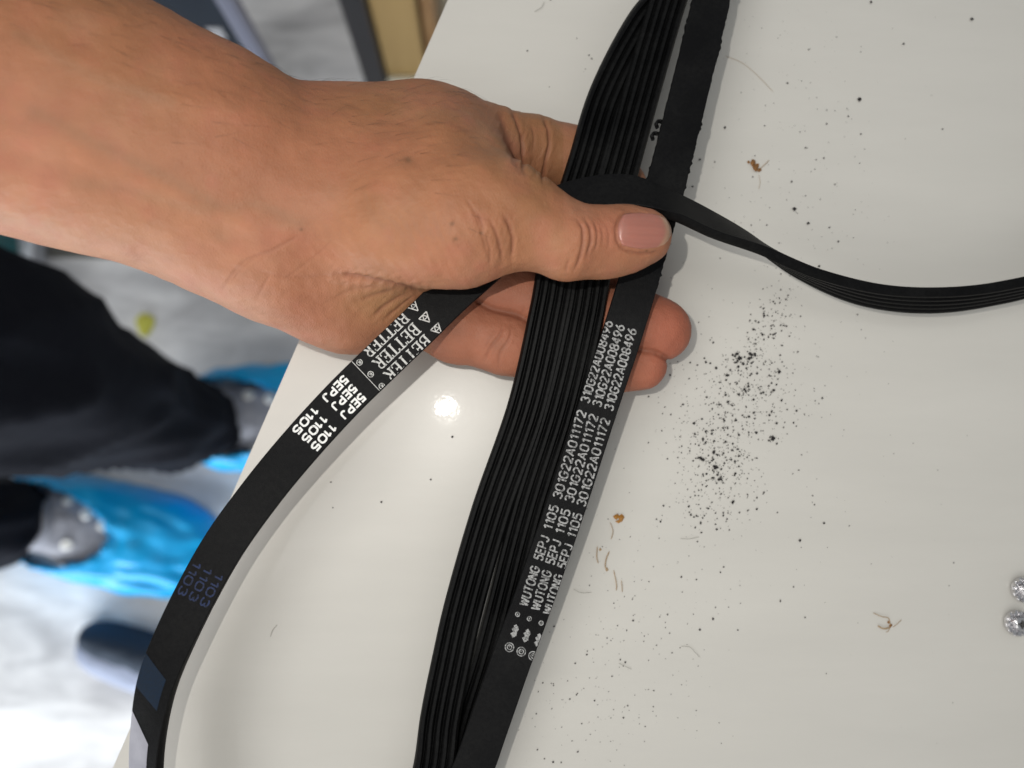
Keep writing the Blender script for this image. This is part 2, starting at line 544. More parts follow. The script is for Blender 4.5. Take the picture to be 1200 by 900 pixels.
# skin creases read from the photograph: (picture polyline, depth mm, half width px, min height mm above the table)
CR = [
    # thumb joint
    ([(676, 258), (682, 268), (683, 284), (679, 304), (672, 318)], .50, 2.2, 30),
    ([(684, 256), (691, 268), (692, 284), (687, 302)], .55, 2.2, 30),
    ([(694, 258), (699, 270), (699, 286), (694, 298)], .30, 1.8, 30),
    ([(702, 262), (706, 274), (705, 288)], .20, 1.6, 30),
    ([(668, 300), (664, 312), (664, 322)], .30, 2.2, 30),
    ([(710, 262), (714, 276), (712, 294)], .14, 1.6, 30),
    # thumb base
    ([(556, 245), (562, 255), (566, 268), (564, 274)], .38, 2.0, 25),
    ([(574, 258), (582, 275), (587, 295), (588, 306)], .45, 2.2, 25),
    ([(590, 252), (598, 268), (601, 285), (599, 303)], .60, 2.4, 25),
    ([(545, 230), (556, 250), (565, 275), (572, 300)], .22, 2.0, 25),
    ([(568, 272), (574, 292), (574, 312)], .25, 2.0, 25),
    ([(536, 255), (530, 264), (527, 272)], .22, 2.0, 25),
    ([(536, 276), (533, 283)], .2, 1.8, 25),
    # web between thumb and index
    ([(585, 128), (591, 150), (597, 172), (606, 192), (612, 200)], .5, 5.0, 12),
    ([(600, 128), (607, 145), (612, 165), (613, 185), (615, 202)], .75, 2.6, 8),
    ([(616, 152), (613, 162), (614, 178)], .5, 2.0, 8),
    ([(637, 138), (643, 155), (643, 172), (638, 195), (636, 214)], .8, 2.2, 6),
    ([(622, 145), (626, 160), (624, 180)], .25, 2.0, 6),
    # thenar line into the palm
    ([(398, 322), (420, 325), (450, 331), (478, 337), (492, 341)], .9, 3.4, 8),
    ([(300, 318), (340, 325), (398, 322)], .12, 3.0, 8),
    ([(436, 372), (455, 356), (478, 343)], .42, 3.0, 5),
    ([(450, 375), (470, 358), (486, 346)], .36, 2.4, 5),
    ([(420, 352), (440, 345), (462, 338)], .30, 3.0, 5),
    ([(385, 352), (420, 338), (455, 333)], .18, 3.0, 5),
    # wrist creases
    ([(262, 338), (272, 322), (290, 304), (320, 292), (350, 276)], .22, 2.2, 5),
    ([(270, 332), (284, 314), (300, 300)], .18, 1.8, 5),
    ([(300, 352), (312, 330), (318, 318)], .15, 2.0, 5),
    ([(330, 330), (370, 300), (392, 278)], .12, 2.0, 5),
    # tendons and veins on the forearm are added below; pinky creases
    ([(590, 378), (586, 392), (574, 408), (568, 424)], .32, 2.2, 5),
    ([(600, 382), (596, 398), (586, 414), (584, 430)], .28, 2.2, 5),
    ([(578, 388), (572, 400), (566, 412)], .18, 1.8, 5),
    ([(614, 356), (612, 366), (608, 374)], .2, 2.0, 5),
    ([(738, 247), (727, 254), (722, 270), (726, 287), (738, 295), (757, 297), (774, 294)], .42, 2.4, 30),
]
disp = np.zeros(n); crease = np.zeros(n)
upf = AN[:, 2] > -0.25
hh = (AV[:, 2] - T) * 1000
for poly, dep, w, hm in CR:
    pl = smooth_poly(poly)
    bx = np.array(pl)
    m_ = upf & (hh > hm) & (AP[:, 0] > bx[:, 0].min() - 15) & (AP[:, 0] < bx[:, 0].max() + 15) & (AP[:, 1] > bx[:, 1].min() - 15) & (AP[:, 1] < bx[:, 1].max() + 15)
    ii = np.where(m_)[0]
    if not len(ii): continue
    d = poly_dist(AP[ii], pl)
    # fade towards the line's two ends
    e = np.minimum(np.hypot(*(AP[ii] - pl[0]).T), np.hypot(*(AP[ii] - pl[-1]).T))
    fade = np.clip(e / 9.0, 0.25, 1)
    w = w * 0.72 * (0.8 + 0.5 * np.abs(np.sin(AP[ii, 0] * .21 + AP[ii, 1] * .17)))
    g = np.exp(-(d / w) ** 2) * fade
    disp[ii] -= dep * 0.78e-3 * g
    disp[ii] += dep * 0.16e-3 * np.exp(-((d - 2.8 * w) / (1.6 * w)) ** 2) * fade
    crease[ii] = np.maximum(crease[ii], g * min(1, dep / .5))
for dvol, mvol in FOLD:
    ii = np.where((AP[:, 0] > 535) & (hh < 32))[0]
    d_ = np.abs(sample(dvol, AV[ii])) * .55; m_ = sample(mvol, AV[ii])
    g = np.exp(-(d_ / .00055) ** 2) * np.clip((.004 - m_) / .003, 0, 1) * np.clip((AP[ii, 0] - 540) / 15, 0, 1)
    disp[ii] -= .0007 * g
    crease[ii] = np.maximum(crease[ii], g)
del FOLD
# broad swellings: tendons, veins, knuckle
SW = [([(20, 150), (110, 178), (210, 222), (300, 262)], .45, 16), ([(0, 178), (90, 200), (180, 232), (260, 262)], -.5, 16),
      ([(130, 205), (230, 245), (330, 275)], .4, 14), ([(60, 60), (160, 100), (260, 128), (340, 150)], .5, 16),
      ([(430, 178), (470, 168), (520, 150)], .5, 14), ([(478, 186), (484, 184)], -.6, 10),
      ([(560, 200), (600, 225), (640, 260)], .7, 16), ([(655, 262), (690, 268)], .35, 12), ([(440, 300), (500, 310)], .6, 18)]
for poly, dep, w in SW:
    pl = smooth_poly(poly); ii = np.where(upf)[0]
    d = poly_dist(AP[ii], pl)
    disp[ii] += dep * 1e-3 * np.exp(-(d / w) ** 2)
# fine uneven relief (numpy lattice noise)
LAT = rng.random((64, 64, 64)).astype(np.float32) * 2 - 1


def vnoise(v):
    f = np.floor(v); t = v - f; t = t * t * (3 - 2 * t)
    i = f.astype(np.int64)
    out = 0
    for a in (0, 1):
        for b_ in (0, 1):
            for c in (0, 1):
                w = (t[:, 0] if a else 1 - t[:, 0]) * (t[:, 1] if b_ else 1 - t[:, 1]) * (t[:, 2] if c else 1 - t[:, 2])
                out = out + w * LAT[(i[:, 0] + a) & 63, (i[:, 1] + b_) & 63, (i[:, 2] + c) & 63]
    return out


nz1 = vnoise(AV * 130); nz2 = vnoise(AV * 330 + 7.7); nz3 = vnoise(AV * np.array([520, 900, 700]) + 3.1)
disp += nz1 * 0.00022 + nz2 * 0.00010 + nz3 * 0.00005
# fine slanting skin lines on thumb base and palm
lines_ = np.sin((AP[:, 0] * 0.80 - AP[:, 1] * 0.45) * 0.55 + 5 * nz1) * np.exp(-(((AP[:, 0] - 470) / 110) ** 2 + ((AP[:, 1] - 285) / 70) ** 2))
disp += lines_ * 0.00005
NV = AV + AN * disp[:, None]
arm_me.vertices.foreach_set('co', NV.astype(np.float32).ravel())
# pigment, with crease shade mixed in
base = np.array([0.305, 0.150, 0.083]); pink = np.array([0.318, 0.132, 0.081]); tan = np.array([0.235, 0.122, 0.055]); pale = np.array([0.36, 0.208, 0.138]); red = np.array([0.19, 0.075, 0.048])
low = vnoise(AV * 48.0 + 11.3) * .7
low2 = vnoise(AV * 110.0 + 4.2) * .8
low3 = vnoise(AV * 260.0 + 1.2)


def mixc(c, to, w):
    w = np.clip(w, 0, 1)[:, None]
    return c * (1 - w) + to * w


col = np.tile(base, (n, 1))
axis_side = (AP[:, 1] - (92 + 0.41 * AP[:, 0]))                       # below the arm's axis: the paler inner side
col = mixc(col, tan, np.clip(-axis_side / 130, 0, 1) * 0.75 * (AP[:, 0] < 660))
col = mixc(col, pale, np.clip((axis_side - 40) / 120, 0, 1) * 0.55 * (AP[:, 0] < 340))
col = mixc(col, pink, 0.35 + 0.7 * low)
col = mixc(col, pale, 0.4 * low2)
col = mixc(col, np.array([0.34, 0.125, 0.085]), 0.30 * np.clip(low3 + low2, 0, 1.5))
fing = (AP[:, 0] > 505) & (hh < 31)
col = mixc(col, np.array([0.345, 0.140, 0.092]), np.where(fing & (AP[:, 1] > 290), 0.7, 0))
tip = np.exp(-((AP[:, 0] - 790) / 45) ** 2) * (AP[:, 1] > 330)
col = mixc(col, np.array([0.35, 0.112, 0.075]), 0.6 * tip)
col = mixc(col, np.array([0.31, 0.18, 0.085]), np.exp(-(((AP[:, 0] - 450) / 50) ** 2 + ((AP[:, 1] - 355) / 26) ** 2)) * 0.6 * (hh < 60))
col = mixc(col, np.array([0.37, 0.15, 0.10]), np.exp(-(((AP[:, 0] - 715) / 22) ** 2 + ((AP[:, 1] - 268) / 18) ** 2)) * 0.6)
col = mixc(col, red, crease * 0.55)  # creases darkened in the colour: their shade as well as their redness
for vp in ([(40, 130), (120, 172), (190, 205), (250, 238)], [(90, 215), (160, 225), (230, 245), (300, 240), (350, 262)], [(20, 40), (110, 90), (200, 120)]):
    col = mixc(col, np.array([0.235, 0.140, 0.085]), 0.34 * np.exp(-(poly_dist(AP, smooth_poly(vp)) / 8.0) ** 2) * (AN[:, 2] > 0))
# little dark marks on the skin
for mx_, my_, r_ in ((478, 186, 4.5), (530, 262, 3), (353, 269, 2.2), (534, 280, 2.5), (564, 273, 2), (758, 294, 1.8)):
    g = np.exp(-(((AP[:, 0] - mx_) / r_) ** 2 + ((AP[:, 1] - my_) / (r_ * 0.8)) ** 2))
    col = mixc(col, np.array([0.13, 0.07, 0.04]), g * 0.75)
for mx_, my_, rx_, ry_, k_ in ((528, 266, 9, 10, .30), (538, 272, 7, 9, .25), (470, 190, 16, 9, .22), (560, 290, 14, 16, .16), (700, 300, 16, 12, .14), (585, 405, 10, 9, .2), (620, 240, 26, 20, .16)):
    g = np.exp(-(((AP[:, 0] - mx_) / rx_) ** 2 + ((AP[:, 1] - my_) / ry_) ** 2)) * (0.6 + 0.8 * np.clip(low3, -.5, 1))
    col = mixc(col, np.array([0.14, 0.085, 0.05]), g * k_)
col *= np.array([0.98, 0.892, 0.815])
ca = arm_me.color_attributes.new('pigment', 'FLOAT_COLOR', 'POINT')
ca.data.foreach_set('color', np.concatenate([col, np.ones((n, 1))], 1).astype(np.float32).ravel())
arm_me.update()

person = empty('person', PZ(170, 520, 0.0), 'person in dark trousers and blue shoe covers, hand gripping black belts', 'person')
arm = link('arm', arm_me, M_skin, person)

# sparse fine hair lying along the outer forearm and the back of the hand
M_hair = mat('dark_hair', (0.03, 0.02, 0.013), 0.6)
hr_ = np.where((AN[:, 2] > -.1) & (axis_side < 20) & (AP[:, 0] < 560) & (AP[:, 0] > -80))[0]
wgt = np.clip(1.0 - (axis_side[hr_] + 130) / 150, 0.05, 1) ** 2
pick = rng.choice(hr_, 260, replace=False, p=wgt / wgt.sum())
adir = (P(310, 225, .04) - P(0, 95, .058)).normalized()
hv, hf = [], []
for k_ in pick:
    p0 = Vector(NV[k_]); nn = Vector(AN[k_]); d0 = adir + Vector((rng.normal(0, .3), rng.normal(0, .3), 0))
    d0 = (d0 - nn * d0.dot(nn)).normalized(); L_ = rng.uniform(.004, .008); sd_ = nn.cross(d0); b0 = len(hv)
    for q_ in range(5):
        t_ = q_ / 4; w_ = .000028 * (1 - t_ * .8)
        c_ = p0 + d0 * (L_ * t_) + nn * (.0009 * math.sin(t_ * 2.4)) + sd_ * (.0008 * t_ * t_)
        hv += [c_ - sd_ * w_, c_ + sd_ * w_, c_ + nn * w_ * 1.5]
        if q_:
            a_ = b0 + 3 * (q_ - 1)
            hf += [(a_, a_ + 1, a_ + 4, a_ + 3), (a_ + 1, a_ + 2, a_ + 5, a_ + 4), (a_ + 2, a_, a_ + 3, a_ + 5)]
tag(link('arm_hair', mesh_from(hv, hf), M_hair, arm), kind='stuff')

# thumbnail: a curved plate on the thumb's end
from mathutils.bvhtree import BVHTree
_cm = bmesh.new(); _cm.from_mesh(coarse); bvh = BVHTree.FromBMesh(_cm)
cx, cy, ax_, by_ = 755.5, 270.5, 31.5, 22.0
ang = math.radians(3)
NU, NW = 30, 26
nv = []; ncol = []
for j in range(NW + 1):
    for i in range(NU + 1):
        a = -1 + 2 * i / NU; b_ = -1 + 2 * j / NW
        # squircle outline: straighter at the root, rounder at the free edge
        ex = a * math.sqrt(max(0, 1 - (0.34 if a < 0 else 0.46) * b_ * b_)); ey = b_ * math.sqrt(max(0, 1 - (0.30 if a < 0 else 0.46) * a * a))
        X = cx + ax_ * ex * math.cos(ang) - by_ * ey * math.sin(ang)
        Y = cy + ax_ * ex * math.sin(ang) + by_ * ey * math.cos(ang)
        o_ = cam_pos
        hit = bvh.ray_cast(o_, ray(X, Y).normalized())[0]
        z = hit.z if hit else T + 0.04
        nv.append((X, Y, z))
        r2 = max(abs(a), abs(b_))
        c = np.array([0.34, 0.132, 0.098]) * (1 + .05 * math.sin(b_ * 19 + .6) * math.sin(b_ * 7))
        c = c * (1 - 0.0) 
        lun = np.clip(1 - math.hypot((a + 0.95) / 0.42, b_ / 0.75), 0, 1)
        c = c * (1 - 0.55 * lun) + np.array([0.38, 0.20, 0.165]) * 0.55 * lun
        fr = np.clip((a - 0.72 + 0.12 * b_ * b_) / 0.14, 0, 1)
        c = c * (1 - fr) + np.array([0.38, 0.22, 0.14]) * fr
        ncol.append((*c, 1))
zs = np.array([v[2] for v in nv]).reshape(NW + 1, NU + 1)
zc = zs.max()
verts = []
for k, (X, Y, z) in enumerate(nv):
    j, i = divmod(k, NU + 1)
    a = -1 + 2 * i / NU; b_ = -1 + 2 * j / NW
    edge = max(abs(a), abs(b_))
    zz = z * 0.55 + 0.45 * (zs[NW // 2, i] - 0.0032 * b_ * b_) + 0.00055 * (1 - max(0, (edge - 0.86) / 0.14) * 1.25)
    zz = max(zz, z + 0.00028 * (1 - max(0, (edge - 0.9) / 0.1) * 1.6))
    verts.append(PZ(X, Y, zz))
faces = [(j * (NU + 1) + i, j * (NU + 1) + i + 1, (j + 1) * (NU + 1) + i + 1, (j + 1) * (NU + 1) + i) for j in range(NW) for i in range(NU)]
faces = [f[::-1] for f in faces]
nm_ = mesh_from(verts, faces)
ca = nm_.color_attributes.new('pigment', 'FLOAT_COLOR', 'POINT')
ca.data.foreach_set('color', np.array(ncol, np.float32).ravel())
nail = link('thumbnail', nm_, M_nail, arm)
so = nail.modifiers.new('thick', 'SOLIDIFY'); so.thickness = 0.0004; so.offset = -1
tag(nail, 'pink thumbnail with a pale free edge')


# ------------------------------------------------------------------ belts
def catmull(pts, sub, closed):
    n_ = len(pts)
    out = []
    rngi = range(n_ if closed else n_ - 1)
    for i in rngi:
        if closed:
            p0, p1, p2, p3 = pts[(i - 1) % n_], pts[i], pts[(i + 1) % n_], pts[(i + 2) % n_]
        else:
            p0, p1, p2, p3 = pts[max(i - 1, 0)], pts[i], pts[i + 1], pts[min(i + 2, n_ - 1)]
        # centripetal parametrisation keeps uneven spacing smooth
        d = [max(1e-5, np.linalg.norm(b_[:3] - a[:3]) ** 0.5) for a, b_ in ((p0, p1), (p1, p2), (p2, p3))]
        m1 = (p2 - p1) / d[1]; m2 = m1.copy()
        m1 = ((p1 - p0) / d[0] - (p2 - p0) / (d[0] + d[1]) + (p2 - p1) / d[1]) * d[1] if d[0] > 1e-4 else p2 - p1
        m2 = ((p2 - p1) / d[1] - (p3 - p1) / (d[1] + d[2]) + (p3 - p2) / d[2]) * d[1] if d[2] > 1e-4 else p2 - p1
        for j in range(sub):
            t = j / sub
            out.append((2 * t ** 3 - 3 * t ** 2 + 1) * p1 + (t ** 3 - 2 * t ** 2 + t) * m1 + (-2 * t ** 3 + 3 * t ** 2) * p2 + (t ** 3 - t ** 2) * m2)
    if not closed:
        out.append(pts[-1])
    return np.array(out)


BW = 0.0117          # five ribs of 2.34 mm


def profile():
    """(v across, n from the back inwards) closed outline: back first, then ribs"""
    w = BW / 2
    pr = [(-w, -0.0002), (-w + 0.0002, 0), (-w / 2, 0), (0, 0), (w / 2, 0), (w - 0.0002, 0), (w, -0.0002)]
    pr.append((w, -0.0013))
    for k in range(5):
        c = w - (k + 0.5) * 0.00234
        pr += [(c + 0.00075, -0.0027), (c + 0.00040, -0.0031), (c - 0.00040, -0.0031), (c - 0.00075, -0.0027)]
        if k < 4:
            pr += [(c - 0.00107, -0.0014), (c - 0.00127, -0.0014)]
    pr.append((-w, -0.0013))
    return pr


class Belt:
    def __init__(self, name, ctrl, closed, label, sub=26, ragged=None):
        """ctrl: (point, back normal) list"""
        pts = np.array([list(p) + list(nn) for p, nn in ctrl])
        cv = catmull(pts, sub, closed)
        self.p = cv[:, :3]
        n_ = cv[:, 3:]
        if closed:
            tg = np.roll(self.p, -1, 0) - np.roll(self.p, 1, 0)
        else:
            tg = np.gradient(self.p, axis=0)
        tg /= np.linalg.norm(tg, axis=1)[:, None]
        n_ = n_ - tg * (n_ * tg).sum(1)[:, None]
        n_ /= np.linalg.norm(n_, axis=1)[:, None]
        self.t, self.n = tg, n_
        self.s = np.cross(tg, n_)
        self.u = np.concatenate([[0], np.cumsum(np.linalg.norm(np.diff(self.p, axis=0), axis=1))])
        self.px = proj(self.p)
        pr = profile()
        m = len(pr)
        verts = []
        for i in range(len(self.p)):
            jl = jr = 0.0
            if ragged:
                jl, jr = ragged(self.px[i], i)
            for (v, d) in pr:
                vv = v
                if abs(v) > BW / 2 - 0.0004:
                    vv += jr if v > 0 else jl
                verts.append(self.p[i] + self.s[i] * vv + self.n[i] * d)
        faces = []
        N = len(self.p)
        for i in range(N if closed else N - 1):
            k = (i + 1) % N
            for j in range(m):
                l = (j + 1) % m
                faces.append((i * m + j, i * m + l, k * m + l, k * m + j))
        if not closed:
            faces.append(tuple(range(m))[::-1]); faces.append(tuple((N - 1) * m + j for j in range(m)))
        me = mesh_from(verts, faces)
        bm = bmesh.new(); bm.from_mesh(me); bmesh.ops.recalc_face_normals(bm, faces=bm.faces)
        bm.to_mesh(me); bm.free()
        self.o = link(name, me, M_rubber)
        me.materials.append(M_rubber2)
        mi = [0] * len(faces)
        for f in range(len(faces)):
            if f % m < 6 and f < (N if closed else N - 1) * m: mi[f] = 1
        me.polygons.foreach_set('material_index', mi)
        me.set_sharp_from_angle(angle=math.radians(28))
        tag(self.o, label, 'belt', 'black ribbed drive belts in the hand')

    def at(self, u):
        """frame at arc length u"""
        i = min(max(int(np.searchsorted(self.u, u)) - 1, 0), len(self.u) - 2)
        f = (u - self.u[i]) / max(1e-9, self.u[i + 1] - self.u[i])
        return [a[i] * (1 - f) + a[i + 1] * f for a in (self.p, self.t, self.n, self.s)]

    def u_at(self, px, py, lo_=0, hi_=1e9):
        m_ = (self.u >= lo_) & (self.u <= hi_)
        d = np.hypot(self.px[:, 0] - px, self.px[:, 1] - py)
        d[~m_] = 1e9
        i = int(np.argmin(d))
        # refine on both neighbours
        best = (1e9, self.u[i])
        for a, b_ in ((i - 1, i), (i, i + 1)):
            if a < 0 or b_ >= len(self.u): continue
            A, B_ = self.px[a], self.px[b_]; ab = B_ - A
            t = float(np.clip(((np.array([px, py]) - A) @ ab) / max(1e-9, ab @ ab), 0, 1))
            q = A + ab * t
            best = min(best, (float(np.hypot(px - q[0], py - q[1])), self.u[a] + t * (self.u[b_] - self.u[a])))
        return best[1]

    def put(self, name, flat, u0, sgn, v0, drift, mat_, lift=0.00006, clip=BW / 2 - 0.0002):
        """flat: bmesh in (x along reading, y up) metres. laid on the back from arc length u0, reading sgn along the belt"""
        # v of a flat point: up is -s when reading along +t
        for v in flat.verts:
            u = u0 + sgn * v.co.x
            vv = v0 + drift(u) - sgn * v.co.y
            v.co = Vector((u, vv, v.co.z))
        for side in (1, -1):
            g = flat.verts[:] + flat.edges[:] + flat.faces[:]
            bmesh.ops.bisect_plane(flat, geom=g, plane_co=(0, side * clip, 0), plane_no=(0, side, 0), clear_outer=True)
        if not flat.verts:
            flat.free(); return None
        for v in flat.verts:
            p, t, n_, s = self.at(v.co.x)
            v.co = Vector(p + s * v.co.y + n_ * (lift + v.co.z))
        for f in flat.faces:
            f.normal_update()
            pn = self.at(self.u_at(*proj(np.array([f.calc_center_median()]))[0]))[2] if False else None
        return bm_obj(name, flat, mat_, self.o)


def strokes_bm(lines):
    """lines: list of (polyline, thickness) in metres -> mitred ribbons, each a hair higher than the one below"""
    bm = bmesh.new()
    cut = []
    for pl, th in lines:                       # break at sharp corners
        cur = [pl[0]]
        for i in range(1, len(pl)):
            cur.append(pl[i])
            if i < len(pl) - 1:
                d1 = Vector(pl[i]) - Vector(pl[i - 1]); d2 = Vector(pl[i + 1]) - Vector(pl[i])
                if d1.length > 1e-9 and d2.length > 1e-9 and d1.normalized().dot(d2.normalized()) < -0.15:
                    cut.append((cur, th)); cur = [pl[i]]
        cut.append((cur, th))
    for k, (pl, th) in enumerate(cut):
        pl = [pl[0]] + [q for a, q in zip(pl[:-1], pl[1:]) if abs(a[0] - q[0]) + abs(a[1] - q[1]) > 1e-8]
        if len(pl) < 2: continue
        p = [Vector((a, b_)) for a, b_ in pl]
        closed = (p[0] - p[-1]).length < 1e-7
        if closed: p = p[:-1]
        m = len(p); z = (k % 4) * 3e-6
        L, Rr = [], []
        for i in range(m):
            a = p[i - 1] if (i > 0 or closed) else None
            c = p[(i + 1) % m] if (i < m - 1 or closed) else None
            d1 = (p[i] - a).normalized() if a is not None else (c - p[i]).normalized()
            d2 = (c - p[i]).normalized() if c is not None else d1
            n1 = Vector((-d1.y, d1.x)); n2 = Vector((-d2.y, d2.x))
            q = (n1 + n2)
            q = q / max(q.length_squared / 2, 0.8)
            L.append(bm.verts.new((*(p[i] + q * th / 2), z))); Rr.append(bm.verts.new((*(p[i] - q * th / 2), z)))
        for i in range(m if closed else m - 1):
            j = (i + 1) % m
            bm.faces.new((Rr[i], Rr[j], L[j], L[i]))
    return bm


def arc(cx, cy, rx, ry, a0, a1, n_=8):
    return [(cx + rx * math.cos(math.radians(a0 + (a1 - a0) * i / n_)), cy + ry * math.sin(math.radians(a0 + (a1 - a0) * i / n_))) for i in range(n_ + 1)]


def glyph(ch):
    A = arc
    o = A(.3, .7, .3, .3, 180, 0) + A(.3, .3, .3, .3, 0, -180) + [(0, .7)]
    return {
        '0': [o], 'O': [A(.33, .67, .33, .33, 180, 0) + A(.33, .33, .33, .33, 0, -180) + [(0, .67)]],
        '1': [[(.08, .76), (.34, 1.0), (.34, 0)]],
        '2': [A(.29, .71, .29, .29, 170, -25) + [(.0, .0), (.6, .0)]],
        '3': [A(.28, .75, .27, .25, 160, -80) + A(.28, .26, .30, .26, 80, -160)],
        '4': [[(.45, 0), (.45, 1.0), (0, .28), (.62, .28)]],
        '5': [[(.54, 1.0), (.08, 1.0), (.04, .52)] + A(.27, .31, .31, .31, 125, -150)],
        '6': [[(.48, 1.0), (.06, .48)] + A(.3, .29, .29, .29, 150, -210, 14)],
        '7': [[(0, 1.0), (.58, 1.0), (.2, 0)]],
        '8': [A(.3, .75, .26, .25, -90, 270, 14), A(.3, .26, .3, .26, 90, 450, 14)],
        '9': [[(.12, 0), (.54, .52)] + A(.3, .71, .29, .29, -30, 330, 14)],
        'A': [[(0, 0), (.33, 1.0), (.66, 0)], [(.12, .3), (.54, .3)]],
        'E': [[(.54, 1.0), (0, 1.0), (0, 0), (.54, 0)], [(0, .52), (.48, .52)]],
        'G': [A(.33, .66, .33, .34, 25, 180) + A(.33, .34, .33, .34, 180, 350) + [(.66, .48), (.36, .48)]],
        'J': [[(.5, 1.0), (.5, .28)] + A(.25, .27, .25, .27, 0, -165)],
        'N': [[(0, 0), (0, 1.0), (.56, 0), (.56, 1.0)]],
        'P': [[(0, 0), (0, 1.0), (.3, 1.0)] + A(.3, .73, .27, .27, 90, -90) + [(0, .46)]],
        'T': [[(0, 1.0), (.6, 1.0)], [(.3, 1.0), (.3, 0)]],
        'U': [[(0, 1.0), (0, .3)] + A(.29, .29, .29, .29, 180, 360) + [(.58, 1.0)]],
        'W': [[(0, 1.0), (.2, 0), (.42, .9), (.64, 0), (.84, 1.0)]],
    }[ch]


def text_bm(s, height, width, weight=.15):
    L = []; x = 0.0
    for ch in s:
        g = glyph(ch); w_ = max(a for pl in g for a, _ in pl)
        for pl in g:
            L.append(([(x + a, b_) for a, b_ in pl], weight * height))
        x += w_ + .24
    x -= .24
    t = weight / 2
    kx = (width - 2 * t * height) / x; ky = height * (1 - weight)
    L = [([(t * height + a * kx, t * height + b_ * ky - height / 2) for a, b_ in pl], th) for pl, th in L]
    return strokes_bm(L)


def serif_word(word, h, total):
    """Roman capitals with serifs, drawn as strokes"""
    k = h; L = []; x = 0.0
    thin, fat, sf = 0.085 * k, 0.17 * k, 0.09 * k
    adv = {'B': .80, 'E': .78, 'T': .80, 'R': .86}
    def S(p, th): L.append(([(x + a * k, (b_ - 0.5) * k) for a, b_ in p], th))
    for ch in word:
        if ch in 'BER':
            S([(.16, 0), (.16, 1)], fat); S([(.0, .0), (.32, .0)], sf); S([(.0, 1), (.32, 1)], sf)
        if ch == 'E':
            S([(.16, 1), (.62, 1)], thin); S([(.62, 1), (.64, .78)], sf); S([(.16, .0), (.64, .0)], thin); S([(.64, 0), (.67, .24)], sf)
            S([(.16, .52), (.48, .52)], thin); S([(.48, .40), (.48, .64)], sf)
        if ch == 'T':
            S([(.37, 0), (.37, 1)], fat); S([(.2, 0), (.54, 0)], sf); S([(.02, 1), (.72, 1)], thin)
            S([(.02, 1), (.0, .76)], sf); S([(.72, 1), (.74, .76)], sf)
        if ch in 'BR':
            S([(.16, 1), (.38, 1)] + arc(.38, .76, .22, .24, 90, -90) + [(.16, .52)], thin * 1.25)
        if ch == 'B':
            S([(.16, .52), (.40, .52)] + arc(.40, .26, .26, .26, 90, -90) + [(.16, 0)], thin * 1.25)
        if ch == 'R':
            S([(.36, .52), (.68, .02)], fat * .9); S([(.6, 0), (.8, 0)], sf)
        x += adv[ch] * k
    s = total / x
    L = [([(a * s, b_) for a, b_ in pl], th) for pl, th in L]
    return strokes_bm(L)


def V3(*a): return Vector(a).normalized()


UP = Vector((0, 0, 1)); DN = Vector((0, 0, -1))


def tilt(deg_x=0.0, deg_y=0.0, flip=False):
    """a normal leaning by degrees towards +x / +y"""
    v = Vector((math.sin(math.radians(deg_x)), math.sin(math.radians(deg_y)), 0))
    v.z = math.sqrt(max(0, 1 - v.length_squared)) * (-1 if flip else 1)
    return v


def ragF(px, i):
    if px[1] > 330 or px[1] < -60 or i > 400: return (0, 0)
    r = random.Random(i * 7 + 1)
    a = (r.random() - .5) * 0.00018 + (-.0003 if r.random() < .06 else 0)
    b_ = (r.random() - .5) * 0.00022 + (.0004 if r.random() < .08 else 0) + mnoise.noise(Vector((i * .11, 9, 0))) * .0003
    return (a, b_)


# printed belt: flat back strand up, ribbed return strand down beside it, one closed loop
wu = [(P(560 - 46, 985, .019), UP), (P(555, 900, .020), UP), (P(571, 855, .0205), UP), (P(600, 772, .022), UP), (P(622, 712, .0225), UP), (P(659, 606, .024), UP),
      (P(700, 480, .0265), UP), (P(728, 396, .029), UP), (P(752, 318, .030), tilt(4)), (P(781, 215, .0295), tilt(4)), (P(803, 128, .027), UP), (P(834, 0, .024), UP), (P(866, -140, .020), UP),
      (P(884, -222, .0185), tilt(20, 50)), (P(889, -250, .011), tilt(25, 80, True)), (P(880, -215, .0042), DN),
      (P(828, -120, .008), DN), (P(786, -8, .016), DN), (P(756, 92, .020), DN), (P(727, 195, .0225), DN), (P(696, 305, .0238), DN), (P(684, 372, .0235), DN),
      (P(660, 475, .0215), DN), (P(621, 600, .018), DN), (P(578, 764, .014), DN), (P(551, 853, .010), DN), (P(534, 930, .008), DN), (P(505, 1040, .0045), DN),
      (P(488, 1090, .008), tilt(-25, -75, True)), (P(492, 1068, .0165), tilt(-20, -55))]
wut = Belt('ribbed_belt', wu, True, 'black belt with grey WUTONG lettering on its flat back, ragged edge', 34, ragF)

